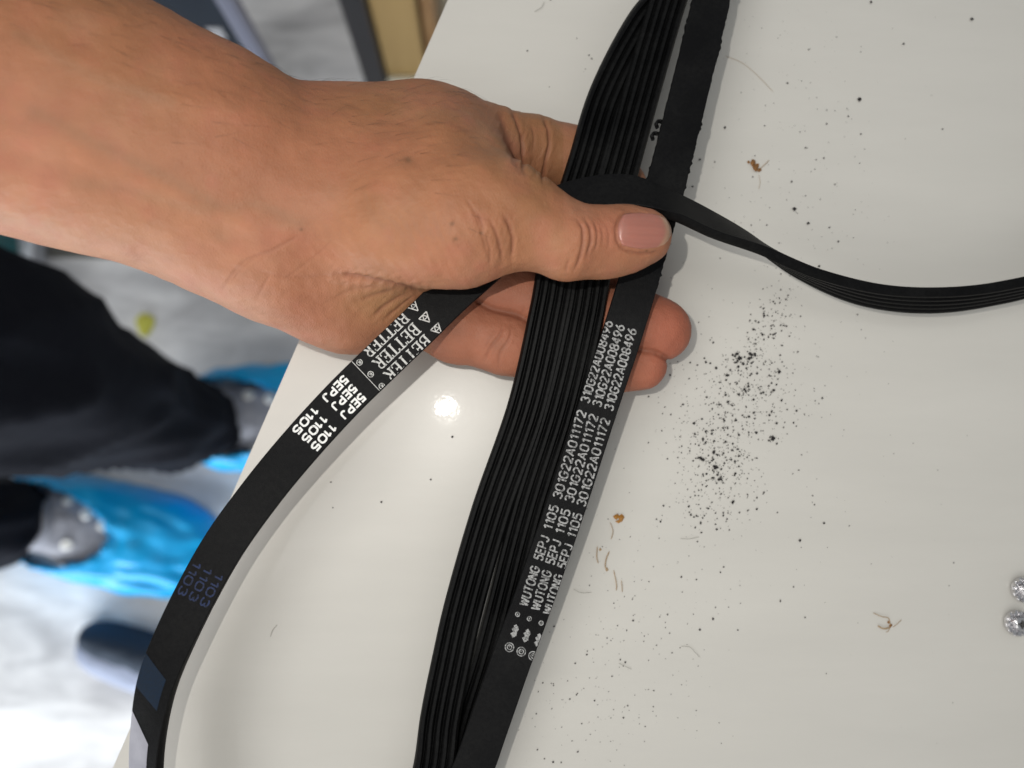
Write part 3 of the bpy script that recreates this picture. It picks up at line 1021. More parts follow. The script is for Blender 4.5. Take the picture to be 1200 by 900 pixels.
# the other belt: printed strand over the table's edge, through the grip, off to the right and back under the bundle
be = [(P(171, 1010, .030), tilt(-30, 12)), (P(166, 930, .030), tilt(-34, 6)), (P(168, 870, .030), tilt(-28, 10)), (P(180, 805, .031), tilt(-16, 8)), (P(203, 748, .031), tilt(-8, 5)), (P(256, 648, .030), UP),
      (P(300, 585, .029), UP), (P(348, 526, .031), UP), (P(403, 466, .033), UP), (P(447, 423, .0345), UP), (P(491, 381, .0355), UP), (P(527, 346, .0345), UP),
      (P(570, 308, .034), tilt(0, 5)), (P(620, 262, .034), tilt(-5, 10)), (P(660, 234, .0345), tilt(-5, 22)), (P(700, 223, .0368), V3(0, .40, .91)), (P(740, 221.5, .0382), V3(0, .45, .89)), (P(790, 236, .0368), V3(.2, .60, .77)),
      (P(835, 257, .033), V3(.33, .60, .73)), (P(885, 279, .027), V3(.45, .75, .50)), (P(950, 316, .020), V3(.43, .9, .11)), (P(1020, 341, .016), V3(.15, .93, -.2)),
      (P(1090, 348, .0145), V3(0, .93, -.36)), (P(1160, 341, .014), V3(-.14, .92, -.36)), (P(1240, 318, .0135), V3(-.25, .9, -.35)),
      (P(1350, 230, .012), V3(-.7, .7, -.1)), (P(1400, 60, .011), V3(-1, 0, 0)), (P(1330, -140, .011), V3(-.7, -.7, 0)), (P(1140, -230, .011), V3(0, -1, 0)), (P(950, -190, .0115), V3(.5, -.8, -.2)),
      (P(840, -95, .011), V3(.6, -.25, -.7)), (P(775, 0, .013), tilt(-25, 8, True)), (P(750, 35, .0160), tilt(-14, 5, True)), (P(710, 116, .0205), tilt(-5, 0, True)), (P(688, 190, .0225), DN), (P(655, 300, .0238), DN), (P(644, 360, .0235), DN),
      (P(618, 475, .0215), DN), (P(575, 600, .019), DN), (P(543, 712, .0175), DN), (P(530, 770, .017), DN), (P(516, 840, .0165), tilt(0, 0, True)), (P(507, 900, .016), tilt(-8, 0, True)),
      (P(480, 1000, .014), tilt(20, -10, True)), (P(420, 1090, .013), tilt(40, -60, True)), (P(320, 1130, .015), tilt(10, -80)), (P(220, 1090, .022), tilt(-40, -40))]
bet = Belt('ribbed_belt', be, True, 'black belt with white BETTER lettering curving down past the table edge', 26)

# lettering on the WUTONG strand (first third of the loop)
uF = (wut.u_at(555, 900, 0, wut.u[-1] * .4), wut.u_at(834, 0, 0, wut.u[-1] * .45))
lim = (uF[0] - .01, uF[1] + .01)
uA, uB = wut.u_at(622, 712, *lim), wut.u_at(728, 388, *lim)
drF = lambda u: -0.0027 * (u - uA) / (uB - uA)
pitch = 0.00365
words = [('WUTONG', 709, 663), ('5EPJ', 656, 628), ('1105', 621, 592), ('301G22A011172', 584, 482), ('310G22A008496', 473, 378)]


def uy(y):   # arc length where the belt's middle crosses picture row y
    i = np.where((wut.u > lim[0] - .02) & (wut.u < lim[1]))[0]
    return float(np.interp(-y, -wut.px[i, 1], wut.u[i]))


for r in range(3):
    v0 = (0.0014 + (r - 1) * pitch)
    for w_, ya, yb in words:
        u0, u1 = uy(ya + 4.0), uy(yb + 4.0)
        wut.put('lettering', text_bm(w_, 0.0030, u1 - u0, .160), u0, 1, v0, drF, M_print_grey)
    # ring mark
    uc = uy(757 + 4)
    bm = strokes_bm([(arc(0, 0, .00125, .00125, 0, 360, 20), .00032), (arc(0, 0, .00066, .00066, 0, 360, 14), .0003), ([(-.0001, 0), (.0003, .0002)], .0003)])
    wut.put('ring_mark', bm, uc, 1, v0, drF, M_print_grey)
    # zigzag mark and the small registered ring above it
    uc = uy(737 + 4)
    bm = strokes_bm([([(-.0021, -.0003), (-.0014, .0004), (-.0007, -.0002), (0, .0005), (.0007, -.0001), (.0013, .0005)], .0009), ([(-.0016, -.0007), (-.0006, -.0003), (.0004, -.0006), (.0011, -.0002)], .0006)])
    wut.put('zigzag_mark', bm, uc, 1, v0, drF, M_print_grey)
    uc = uy(720 + 4)
    bm = strokes_bm([(arc(0, 0, .0006, .0006, 0, 360, 14), .0003), ([(-.0003, 0), (.0003, 0)], .0003)])
    wut.put('ring_mark', bm, uc, 1, v0 - 0.0008, drF, M_print_grey)

# lettering on the BETTER strand, read towards the table edge
lim2 = (0, bet.u_at(570, 308, 0, bet.u[-1] * .35))
zero = lambda u: 0.0
ub = lambda x, y: bet.u_at(x, y, *lim2)
for r in range(3):
    v0 = (r - 1) * 0.0046
    # warning-like triangle mark
    uc = ub(499, 373)
    t_ = 0.0015
    tri = [(-t_, -t_ * .85), (t_, -t_ * .85), (0, t_ * 1.0), (-t_, -t_ * .85)]
    bm = strokes_bm([(tri, .00032), ([(-t_ * .5, 0), (0, -t_ * .85)], .00028), ([(t_ * .5, 0), (0, -t_ * .85)], .00028), ([(-t_ * .5, .0), (t_ * .5, 0)], .00028)])
    bet.put('triangle_mark', bm, uc, -1, -v0, zero, M_print_thin)
    u0, u1 = ub(489, 383), ub(440, 430)
    bet.put('lettering', serif_word('BETTER', 0.0034, abs(u1 - u0)), u0, -1, -v0, zero, M_print_thin)
    uc = ub(433, 437)
    bm = strokes_bm([(arc(0, 0, .0008, .0008, 0, 360, 14), .00022), ([(-.0003, -.0004), (-.0003, .0004), (.0002, .0003), (-.0001, 0), (.0003, -.0004)], .0002)])
    bet.put('ring_mark', bm, uc, -1, -v0 + .0006, zero, M_print_thin)
    v1 = (r - 1) * 0.0035
    for w_, a, b_ in (('5EPJ', (417, 453), (391, 479)), ('1105', (383, 488), (356, 517))):
        u0, u1 = ub(*a), ub(*b_)
        bet.put('lettering', text_bm(w_, 0.0027, abs(u1 - u0), .215), u0, -1, -v1, zero, M_print_white)
    u0, u1 = ub(243, 663), ub(222, 703)
    bet.put('lettering', text_bm('1103', 0.0027, abs(u1 - u0), .18), u0, -1, -v1, zero, M_print_blue)
uc = ub(429, 441)
bet.put('printed_rule', strokes_bm([([(0, -.006), (0, .006)], .00018)]), uc, -1, 0, zero, M_print_thin)


def patch(belt, ua, ub_, va, vb, n_=14, skew=0.0):
    bm = bmesh.new()
    g = [[bm.verts.new((i / n_ * abs(ub_ - ua) + skew * (j / 4), va + (vb - va) * j / 4, 0)) for j in range(5)] for i in range(n_ + 1)]
    for i in range(n_):
        for j in range(4):
            bm.faces.new((g[i][j], g[i + 1][j], g[i + 1][j + 1], g[i][j + 1]))
    return bm


bet.put('blue_print_block', patch(bet, ub(190, 775), ub(178, 812), -.0057, .0030, skew=.004), ub(190, 775), -1, 0, zero, M_print_blue2)
bet.put('pale_reflection', patch(bet, ub(170, 850), ub(166, 985), -.0056, .0020, skew=.007), ub(160, 838), -1, 0, zero, M_reflection)  # bright floor mirrored in the belt end, painted on as a pale patch


# ------------------------------------------------------------------ legs, shoes and shoe covers of the person
def leg(rings, seed, nseg=56, nr=70):
    zz = [r[0] for r in rings]
    verts = []
    for i in range(nr):
        z = zz[0] + (zz[-1] - zz[0]) * (i / (nr - 1)) ** 1.15
        cx_, cy_, rx, ry = [float(np.interp(z, zz, [r[k] for r in rings])) for k in (1, 2, 3, 4)]
        for j in range(nseg):
            a = 2 * math.pi * j / nseg
            q = Vector((math.cos(a) * 2.2 + seed, math.sin(a) * 2.2, z * 9 + 1.6 * math.sin(a + seed)))
            w = 1 + 0.12 * mnoise.noise(q) + 0.05 * mnoise.noise(q * 2.1 + Vector((3, 1, 7))) * math.exp(-z * 2)
            w += 0.035 * math.sin(z * 70 + 2.0 * math.sin(a * 2 + seed)) * math.exp(-((z - .16) / .07) ** 2)
            w += 0.10 * (1 - abs(mnoise.noise(Vector((a * 1.1 + z * 5 + seed, z * 4.2 - a * .8, seed))))) ** 6 - .04
            verts.append((cx_ + rx * w * math.cos(a), cy_ + ry * w * math.sin(a), z))
    faces = [(i * nseg + j, i * nseg + (j + 1) % nseg, (i + 1) * nseg + (j + 1) % nseg, (i + 1) * nseg + j) for i in range(nr - 1) for j in range(nseg)]
    # turned-in hem
    b0 = len(verts)
    r0 = rings[0]
    for j in range(nseg):
        v = verts[j]
        verts.append((r0[1] + (v[0] - r0[1]) * .93, r0[2] + (v[1] - r0[2]) * .93, v[2] + .03))
    faces += [(j, b0 + j, b0 + (j + 1) % nseg, (j + 1) % nseg) for j in range(nseg)]
    return mesh_from(verts, faces)


hl = PZ(224, 499, .10); hr = PZ(-14, 612, .10)
lg1 = link('trouser_leg', leg([(.075, hl.x - .007, hl.y + .002, .064, .053), (.16, hl.x - .010, hl.y + .005, .068, .060), (.47, -.405, .068, .088, .089), (.82, -.45, .085, .105, .10)], 1.0), M_trouser, person)
lg2 = link('trouser_leg', leg([(.075, hr.x, hr.y, .066, .060), (.16, hr.x - .006, hr.y, .070, .066), (.47, hr.x - .03, hr.y - .02, .085, .086), (.82, hr.x - .05, hr.y - .03, .10, .10)], 5.0), M_trouser, person)


def foot(heel, toe_dir, seed, eyelets, loose=.016):
    ax = Vector((toe_dir.x, toe_dir.y, 0)).normalized(); ay = Vector((-ax.y, ax.x, 0))
    L = 0.275

    def body(wadd, hadd, wr, x0, x1, n_=64, m=48):
        verts = []
        for i in range(n_ + 1):
            s_ = i / n_
            x = x0 + (x1 - x0) * s_
            u = min(max(x / L, 0), 1)
            w_ = (0.036 + 0.018 * math.sin(min(1, u / .72) * math.pi / 2) + wadd) * (max(0.0, 1 - abs(2 * s_ - 1) ** 5)) ** .5
            hgt = float(np.interp(u, [0, .18, .42, .62, .85, 1], [.085, .098, .092, .066, .050, .040])) + hadd
            hgt *= (max(0.0, 1 - abs(2 * s_ - 1) ** 6)) ** .5
            for j in range(m + 1):
                a = math.pi * (j / m - .5)
                yy = w_ * math.copysign(abs(math.sin(a)) ** .75, a)
                zz = hgt * max(0, math.cos(a)) ** .62
                k = wr * (mnoise.noise(Vector((x * 34 + seed, yy * 70, zz * 25))) * .006 + abs(mnoise.noise(Vector((x * 16 - yy * 22, yy * 34 + x * 12, seed)))) * .008)
                yy *= 1 + k * 6; zz = max(0.003, zz + k * (1 if zz > .01 else 0))
                verts.append((x, yy, zz))
        faces = [(i * (m + 1) + j, i * (m + 1) + j + 1, (i + 1) * (m + 1) + j + 1, (i + 1) * (m + 1) + j) for i in range(n_) for j in range(m)]
        return verts, faces
    W = lambda v: Vector((heel.x, heel.y, 0)) + ax * v[0] + ay * v[1] + Vector((0, 0, v[2]))
    sv, sf = body(0, 0, .25, 0.0, L)
    shoe = link('shoe', mesh_from([W(v) for v in sv], sf), M_shoe, person)
    tag(shoe, 'slate grey canvas shoe with bright eyelets')
    bm = bmesh.new()
    ring_ = [W((v[0], v[1], 0.001)) for v in sv if v[2] <= 0.0031]
    # collar round the ankle
    nseg = 28
    vv = []
    for k, (r1, z) in enumerate(((.050, .070), (.047, .092), (.044, .104), (.040, .104), (.036, .085))):
        for j in range(nseg):
            a = 2 * math.pi * j / nseg
            vv.append(bm.verts.new(W((.052 + r1 * 1.15 * math.cos(a), r1 * .86 * math.sin(a), z))))
    for k in range(4):
        for j in range(nseg):
            bm.faces.new([vv[k * nseg + j], vv[k * nseg + (j + 1) % nseg], vv[(k + 1) * nseg + (j + 1) % nseg], vv[(k + 1) * nseg + j]])
    bm_obj('collar', bm, M_shoe, shoe, True)
    # laces' tongue strip
    bvs = BVHTree.FromPolygons([W(v) for v in sv], sf)
    for (ex, ey) in eyelets:
        d = ray(ex, ey).normalized()
        hit, nrm, _, _ = bvs.ray_cast(cam_pos, d)
        if hit is None:
            hit = PZ(ex, ey, .09); nrm = UP
        if nrm.z < 0: nrm = -nrm
        bm = bmesh.new()
        prof = [(.0022, .0010), (.0045, .0030), (.0066, .0022), (.0070, -.001)]
        q = nrm.to_track_quat('Z', 'Y')
        rows = [[bm.verts.new(hit + q @ Vector((r * math.cos(t), r * math.sin(t), z))) for t in [2 * math.pi * i / 18 for i in range(18)]] for r, z in prof]
        for a_, b_ in zip(rows[:-1], rows[1:]):
            for i in range(18):
                bm.faces.new((a_[i], a_[(i + 1) % 18], b_[(i + 1) % 18], b_[i]))
        bm.faces.new(rows[0])
        bm_obj('eyelet', bm, M_eyelet, shoe, True)
    # cover with its opening
    cv_, cf = body(loose, .010, 1.0, -.012, L + .018, 80, 60)
    oc, ol, ow = .072, .098, .052
    def inside(f):
        x = sum(cv_[k][0] for k in f) / 4; y = sum(cv_[k][1] for k in f) / 4; z = sum(cv_[k][2] for k in f) / 4
        return z > .035 and ((x - oc) / ol) ** 2 + (y / ow) ** 2 < 1
    cf = [f for f in cf if not inside(f)]
    co = link('shoe_cover', mesh_from([W(v) for v in cv_], cf), M_cover, person)
    so = co.modifiers.new('t', 'SOLIDIFY'); so.thickness = .0006
    # gathered elastic rim
    bvc = BVHTree.FromPolygons([W(v) for v in cv_], cf)
    bm = bmesh.new(); rows = []
    nn = 120
    for i in range(nn):
        a = 2 * math.pi * i / nn
        wob = 1 + .03 * math.sin(a * 17 + seed)
        p = Vector((oc + ol * 1.0 * math.cos(a) * wob, ow * 1.0 * math.sin(a) * wob, .2))
        hit = bvc.ray_cast(W(p), Vector((0, 0, -1)))[0]
        p.z = (hit.z if hit else .07) + .001
        if hit is None or hit.z < .03: p.z = .075
        rows.append((p, Vector((math.cos(a), math.sin(a), 0))))
    zsm = np.array([r[0].z for r in rows])
    for _ in range(6): zsm = (np.roll(zsm, 1) + zsm * 2 + np.roll(zsm, -1)) / 4
    ringv = []
    for i, (p, o_) in enumerate(rows):
        p.z = zsm[i]
        rr = .0026 * (1 + .35 * math.sin(i * 1.9))
        ringv.append([bm.verts.new(W(p + o_ * rr * math.cos(t) + Vector((0, 0, rr * math.sin(t))))) for t in [2 * math.pi * k / 8 for k in range(8)]])
    for i in range(nn):
        for k in range(8):
            bm.faces.new((ringv[i][k], ringv[i][(k + 1) % 8], ringv[(i + 1) % nn][(k + 1) % 8], ringv[(i + 1) % nn][k]))
    bm_obj('elastic_rim', bm, M_cover, co, True)
    return shoe


h1 = PZ(212, 490, .03); foot(h1, PZ(420, 492, .03) - h1, 1.3, [(291, 463), (316, 467), (297, 526), (322, 527)], .025)
h2 = PZ(2, 592, .03); foot(h2, PZ(232, 654, .03) - h2, 6.1, [(80, 587), (101, 602), (121, 615), (78, 638)])

# sleeve over the rest of the forearm, out of the picture
ca_, cb_ = P(-230, -15, .068), P(-620, -190, .10)
bm = bmesh.new(); rows = []
dirv = (cb_ - ca_).normalized(); sd = dirv.cross(UP).normalized(); up2 = sd.cross(dirv)
for i in range(16):
    q = ca_.lerp(cb_, i / 15)
    rr = .040 + .010 * i / 15 + .0015 * math.sin(i * 2.1)
    rows.append([bm.verts.new(q + (sd * math.cos(t) * rr + up2 * math.sin(t) * rr * .8) * (1 + .03 * math.sin(3 * t + i))) for t in [2 * math.pi * k / 32 for k in range(32)]])
for a_, b_ in zip(rows[:-1], rows[1:]):
    for k in range(32):
        bm.faces.new((a_[k], a_[(k + 1) % 32], b_[(k + 1) % 32], b_[k]))
bm.faces.new(rows[-1])
bm_obj('sleeve', bm, M_sleeve, person, True)

# ------------------------------------------------------------------ things around on the floor
def boxo(name, lo_, hi_, bevel, m, parent=None, M=None):
    bm = bmesh.new(); box_bm(bm, lo_, hi_, bevel, M)
    return bm_obj(name, bm, m, parent, False)


M_navy = mat('navy_plastic', (0.018, 0.026, 0.042), 0.5, colvar=(8, .8, (0.03, 0.05, 0.08)))
M_trim = mat('lavender_trim', (0.36, 0.38, 0.50), 0.4)
M_blackmetal = mat('black_metal', (0.02, 0.02, 0.024), 0.3, metal=0.2)
M_wood = mat('tan_wood', (0.34, 0.22, 0.085), 0.5)
nt, b = nodes_of(M_wood)
tc = nt.nodes['Texture Coordinate']; mp = nt.nodes.new('ShaderNodeMapping'); mp.inputs['Scale'].default_value = (40, 40, 2.0)
nz = nt.nodes.new('ShaderNodeTexNoise'); nz.inputs['Scale'].default_value = 1.5; nz.inputs['Detail'].default_value = 5; nz.inputs['Distortion'].default_value = 0.5
rp = nt.nodes.new('ShaderNodeValToRGB'); rp.color_ramp.elements[0].color = (0.28, 0.175, 0.06, 1); rp.color_ramp.elements[1].color = (0.40, 0.27, 0.11, 1)
nt.links.new(tc.outputs['Object'], mp.inputs['Vector']); nt.links.new(mp.outputs[0], nz.inputs['Vector']); nt.links.new(nz.outputs['Fac'], rp.inputs['Fac']); nt.links.new(rp.outputs['Color'], b.inputs['Base Color'])
M_brown = mat('brown_wood', (0.22, 0.115, 0.045), 0.5, colvar=(30, .5, (0.30, 0.17, 0.07)))
M_cream = mat('cream_card', (0.62, 0.58, 0.46), 0.7)
M_shade_grey = mat('grey_shade', (0.09, 0.088, 0.08), 0.9, bump=(300, .5, .002), colvar=(25, .7, (0.14, 0.14, 0.13)))
M_white = mat('white_plastic', (0.74, 0.75, 0.80), 0.4)
M_teal = mat('teal_plastic', (0.005, 0.19, 0.20), 0.4)

pb = PZ(338, 124, 0)
binr = empty('standing_panel', (pb.x - .15, pb.y + .015, 0), 'dark navy upright panel with a pale lavender edge', 'panel')
boxo('panel_board', (pb.x - .34, pb.y, 0), (pb.x - .0005, pb.y + .012, .58), .002, M_navy, binr)
boxo('edge_trim', (pb.x, pb.y - .004, 0), (pb.x + .006, pb.y + .016, .582), .002, M_trim, binr)
boxo('front_trim', (pb.x - .012, pb.y - .0045, 0), (pb.x - .0003, pb.y - .0005, .58), .001, M_trim, binr)
d_ = ray(257, 38); t_ = (pb.y - cam_pos.y) / d_.y; q = cam_pos + d_ * t_
bm = bmesh.new(); box_bm(bm, (q.x - .012, pb.y - .0025, q.z - .012), (q.x + .006, pb.y - .0005, q.z + .012), .0005)
bm_obj('sticker', bm, M_white, binr)

pb = PZ(444, 110, 0)
post = boxo('metal_post', (pb.x - .016, pb.y, 0), (pb.x + .014, pb.y + .03, .62), .004, M_blackmetal)
tag(post, 'black square metal post standing beside the tan wooden cabinet', 'post')
cab = empty('wooden_cabinet', (pb.x + .06, pb.y + .1, 0), 'tan wooden cabinet with a brown side strip beside the post', 'cabinet')
boxo('front_panel', (pb.x + .0165, pb.y + .012, .0), (pb.x + .072, pb.y + .25, .64), .003, M_wood, cab)
boxo('side_strip', (pb.x + .0735, pb.y + .030, .0), (pb.x + .092, pb.y + .25, .64), .003, M_brown, cab)
boxo('plinth', (pb.x + .0165, pb.y + .004, .0), (pb.x + .10, pb.y + .011, .035), .001, M_cream, cab)
pb2 = PZ(505, 32, 0)
cr = empty('cream_carton', (pb2.x + .1, pb2.y + .1, 0), 'cream carton standing behind the white table edge', 'box')
boxo('carton_body', (pb2.x - .005, pb2.y, 0), (pb2.x + .2, pb2.y + .2, .30), .004, M_cream, cr)
boxo('carton_flap', (pb2.x - .007, pb2.y - .002, .3005), (pb2.x + .202, pb2.y + .202, .305), .001, M_cream, cr)

# white tray, teal tub and a dark sheet added as floor shade, between forearm and trousers
pw = PZ(40, 300, .01)
tr = empty('white_tray', (pw.x, pw.y, 0), 'white plastic tray lying beyond the trouser leg', 'tray')
boxo('tray_rim', (pw.x - .012, pw.y - .10, 0), (pw.x + .012, pw.y + .16, .035), .004, M_white, tr)
pw2 = PZ(70, 334, .01)
boxo('tray_corner', (pw.x + .013, pw2.y - .09, 0), (pw2.x + .016, pw2.y + .012, .030), .004, M_white, tr)
pt = PZ(-24, 300, .02)
bm = bmesh.new()
prof = [(.0, .004), (.050, .004), (.060, .01), (.068, .12), (.072, .122), (.072, .128), (.066, .128), (.058, .012), (0, .010)]
rows = [[bm.verts.new((pt.x + max(r, 1e-4) * math.cos(t), pt.y + max(r, 1e-4) * math.sin(t), z - .004)) for t in [2 * math.pi * k / 32 for k in range(32)]] for r, z in prof]
for a_, b_ in zip(rows[:-1], rows[1:]):
    for k in range(32): bm.faces.new((a_[k], a_[(k + 1) % 32], b_[(k + 1) % 32], b_[k]))
tag(bm_obj('teal_tub', bm, M_teal, None, True), 'teal plastic tub standing next to the white tray', 'tub')
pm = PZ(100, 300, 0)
tag(boxo('floor_shade', (pw.x + .014, pw.y + .0, .0005), (pw.x + .15, pw.y + .17, .006), .002, M_shade_grey), 'dark grey sheet standing for shade on the floor beside the white tray', 'mat')  # not a mat: dark sheet added for the shade on the floor

# soft dark slipper on the pale floor
M_slip_dark = mat('slate_felt', (0.022, 0.034, 0.055), 0.9, bump=(150, .5, .002))
M_slip_light = mat('grey_blue_felt', (0.23, 0.26, 0.35), 0.9, bump=(150, .5, .002))
A_, B_ = PZ(88, 752, .02), PZ(205, 792, .02)
ax = (B_ - A_); LL = ax.length; ax.normalize(); ay = Vector((-ax.y, ax.x, 0))
sl = empty('slipper', (A_ + B_) / 2 - Vector((0, 0, (A_.z + B_.z) / 2)), 'grey-blue slipper with a dark navy top lying on the pale floor', 'slipper')
def slip(wsc, hsc, z0, ysh):
    n_, m = 30, 20; verts = []
    for i in range(n_ + 1):
        s_ = i / n_
        w_ = .037 * wsc * (1 - abs(2 * s_ - 1) ** 3.5) ** .5 * (.85 + .3 * s_)
        h_ = .050 * hsc * (1 - abs(2 * s_ - 1) ** 4) ** .5
        for j in range(m + 1):
            a = math.pi * (j / m - .5)
            p = A_ + ax * (s_ * LL) + ay * (w_ * math.sin(a) + ysh); p.z = z0 + max(0, h_ * math.cos(a) ** .7 if math.cos(a) > 0 else 0) + .002 * mnoise.noise(Vector((s_ * 9, a * 2, ysh * 100)))
            p.z = max(p.z, .002)
            verts.append(p)
    return mesh_from(verts, [(i * (m + 1) + j, i * (m + 1) + j + 1, (i + 1) * (m + 1) + j + 1, (i + 1) * (m + 1) + j) for i in range(n_) for j in range(m)])
link('slipper_body', slip(1, 1, 0.0, 0), M_slip_light, sl)
link('top_panel', slip(.72, .95, .008, .014), M_slip_dark, sl)

# yellow scrap on the floor
M_yel = mat('yellow_scrap', (0.62, 0.60, 0.10), 0.7)
q = PZ(171, 381, 0)
bm = bmesh.new()
c0 = bm.verts.new((q.x, q.y, .010))
rv = [bm.verts.new((q.x + .012 * (1 + .3 * math.sin(3 * t)) * math.cos(t), q.y + .017 * math.sin(t), .003 + .004 * (k % 2))) for k, t in enumerate([2 * math.pi * i / 9 for i in range(9)])]
for i in range(9): bm.faces.new((c0, rv[i], rv[(i + 1) % 9]))
rv2 = [bm.verts.new((v.co.x, v.co.y, .0008)) for v in rv]
for i in range(9): bm.faces.new((rv[i], rv2[i], rv2[(i + 1) % 9], rv[(i + 1) % 9]))
tag(bm_obj('paper_scrap', bm, M_yel), 'small crumpled yellow scrap on the pale floor', 'scrap')

# ------------------------------------------------------------------ debris on the tabletop
def chunk(bm, c, r, rg, flat=.6, k=None):
    vs_ = []
    for (x, y, z) in ((1, 0, 0), (-1, 0, 0), (0, 1, 0), (0, -1, 0), (0, 0, 1), (0, 0, -1), (.6, .6, .5), (-.6, -.5, .55)):
        v = Vector((x, y, z)) * r * (.6 + .8 * rg.random())
        v.z *= flat
        vs_.append(bm.verts.new(c + v + Vector((0, 0, r * flat * .9))))
    bmesh.ops.convex_hull(bm, input=vs_, use_existing_faces=False)


rg = random.Random(11)
bm = bmesh.new()
def scatter(n_, cx_, cy_, sx, sy, rot, r0, r1):
    a = math.radians(rot)
    for _ in range(n_):
        u, v = rg.gauss(0, sx), rg.gauss(0, sy)
        x, y = cx_ + u * math.cos(a) - v * math.sin(a), cy_ + u * math.sin(a) + v * math.cos(a)
        # keep to the right of the bundle and out of the fingers
        if x < 800 - .34 * y * 0.9 and y > 320 and x < 830 - .30 * (y - 250): continue
        p = P(x, y, 0)
        r = r0 + (r1 - r0) * rg.random() ** 2.6
        chunk(bm, Vector((p.x, p.y, T + .0001)), r, rg)
S0, S1 = .00013, .00052
scatter(75, 898, 388, 34, 13, -58, S0, S1)
scatter(40, 868, 424, 16, 9, -30, S0, .0006)
scatter(115, 868, 455, 26, 16, 10, S0, S1)
scatter(60, 905, 470, 26, 26, 0, S0, S1)
scatter(55, 850, 490, 35, 14, 0, S0, .00040)
scatter(170, 838, 528, 24, 25, 20, S0, S1)
scatter(60, 845, 560, 30, 18, 0, S0, .0004)
scatter(40, 832, 600, 30, 12, 0, S0, S1)
scatter(60, 800, 420, 40, 45, 0, S0, .0004)
scatter(45, 900, 260, 50, 55, -60, S0, .00042)
scatter(40, 960, 150, 40, 70, 0, S0, .00042)
scatter(50, 870, 520, 90, 120, 0, S0, .00036)
scatter(55, 680, 820, 45, 55, 0, S0, .00036)
scatter(40, 760, 770, 60, 60, 0, S0, .00034)
scatter(26, 1000, 400, 60, 120, 0, S0, .00032)
FD = .00007
scatter(220, 862, 470, 42, 62, 25, FD, .00026)
scatter(160, 840, 540, 30, 34, 20, FD, .00026)
scatter(120, 930, 200, 60, 90, -20, FD, .00022)
scatter(160, 700, 800, 60, 70, 0, FD, .00024)
scatter(90, 760, 650, 60, 60, 0, FD, .00022)
scatter(60, 900, 60, 90, 40, 0, FD, .00022)
scatter(40, 1050, 600, 100, 140, 0, FD, .00020)
for x, y in ((866, 421), (884, 417), (872, 460), (838, 548), (843, 560), (905, 515), (880, 400)):     # clumps
    scatter(14, x, y, 4, 3, 30, S0, .00045)
for k_ in range(9):                                            # the gritty trail
    f_ = k_ / 8
    scatter(34, 915 - 92 * f_, 352 + 250 * f_, 16 + 12 * math.sin(f_ * 3.1), 15 + 8 * math.sin(f_ * 3.1), -65, S0 * .8, .00036)
scatter(14, 800, 215, 10, 40, 0, S0, .0004)
for x, y, r in ((1006, 117, .0007), (866, 420, .0007), (884, 415, .0006), (912, 436, .0006), (838, 548, .0008), (824, 539, .0007), (842, 562, .0006), (905, 514, .0007), (858, 588, .0007), (930, 245, .0007), (937, 633, .0005), (820, 738, .0004), (835, 725, .0005), (914, 704, .0004), (1138, 23, .0006), (1020, 3, .0005), (946, 262, .0006), (630, 740, .0004), (530, 512, .0005), (447, 588, .0004), (388, 565, .0003), (505, 562, .0003), (390, 595, .0003), (645, 0, .0003), (618, 60, .0003), (690, 65, .0003), (693, 69, .0003), (1104, 152, .0003), (1058, 52, .0004), (849, 150, .0005)):
    p = P(x, y); chunk(bm, Vector((p.x, p.y, T + .0001)), r, rg)
tag(bm_obj('rubber_crumbs', bm, M_crumb), 'black rubber crumbs strewn over the white tabletop', 'crumbs', kind='stuff')

M_flake = mat('brown_flake', (0.30, 0.13, 0.03), 0.6, colvar=(900, .6, (0.12, 0.06, 0.02)))
M_amber = mat('amber_flake', (0.46, 0.22, 0.03), 0.45, colvar=(700, .6, (0.25, 0.10, 0.02)))
M_straw = mat('straw_fibre', (0.38, 0.27, 0.16), 0.7)
M_greyfib = mat('grey_fibre', (0.34, 0.33, 0.29), 0.7)


def fibre_bm(bm, pts, r):
    pl = smooth_poly(pts, 6); n_ = len(pl)
    c = [P(q[0], q[1]) + Vector((0, 0, r + .0001 + .0004 * math.sin(math.pi * i / (n_ - 1)))) for i, q in enumerate(pl)]
    rows = []
    for i in range(n_):
        d = (c[min(i + 1, n_ - 1)] - c[max(i - 1, 0)]).normalized(); s_ = d.cross(UP).normalized()
        u_ = s_.cross(d); rr = r * (1 if 0 < i < n_ - 1 else .5)
        rows.append([bm.verts.new(c[i] + s_ * rr * math.cos(t) + u_ * rr * math.sin(t)) for t in [2 * math.pi * k / 5 for k in range(5)]])
    for a_, b_ in zip(rows[:-1], rows[1:]):
        for k in range(5): bm.faces.new((a_[k], a_[(k + 1) % 5], b_[(k + 1) % 5], b_[k]))
    bm.faces.new(rows[0]); bm.faces.new(rows[-1])


def bit(name, label, cat, m, chunks, fibres, m2=None):
    c = chunks[0][:2] if chunks else fibres[0][0][0]
    root = empty(name, P(*c), label, cat)
    if chunks:
        bm = bmesh.new()
        for x, y, r in chunks:
            chunk(bm, P(x, y), r, rg, .45)
        bm_obj('flake', bm, m, root)
    for pts, r in fibres:
        bm = bmesh.new(); fibre_bm(bm, pts, r); bm_obj('fibre', bm, m2 or m, root, True)


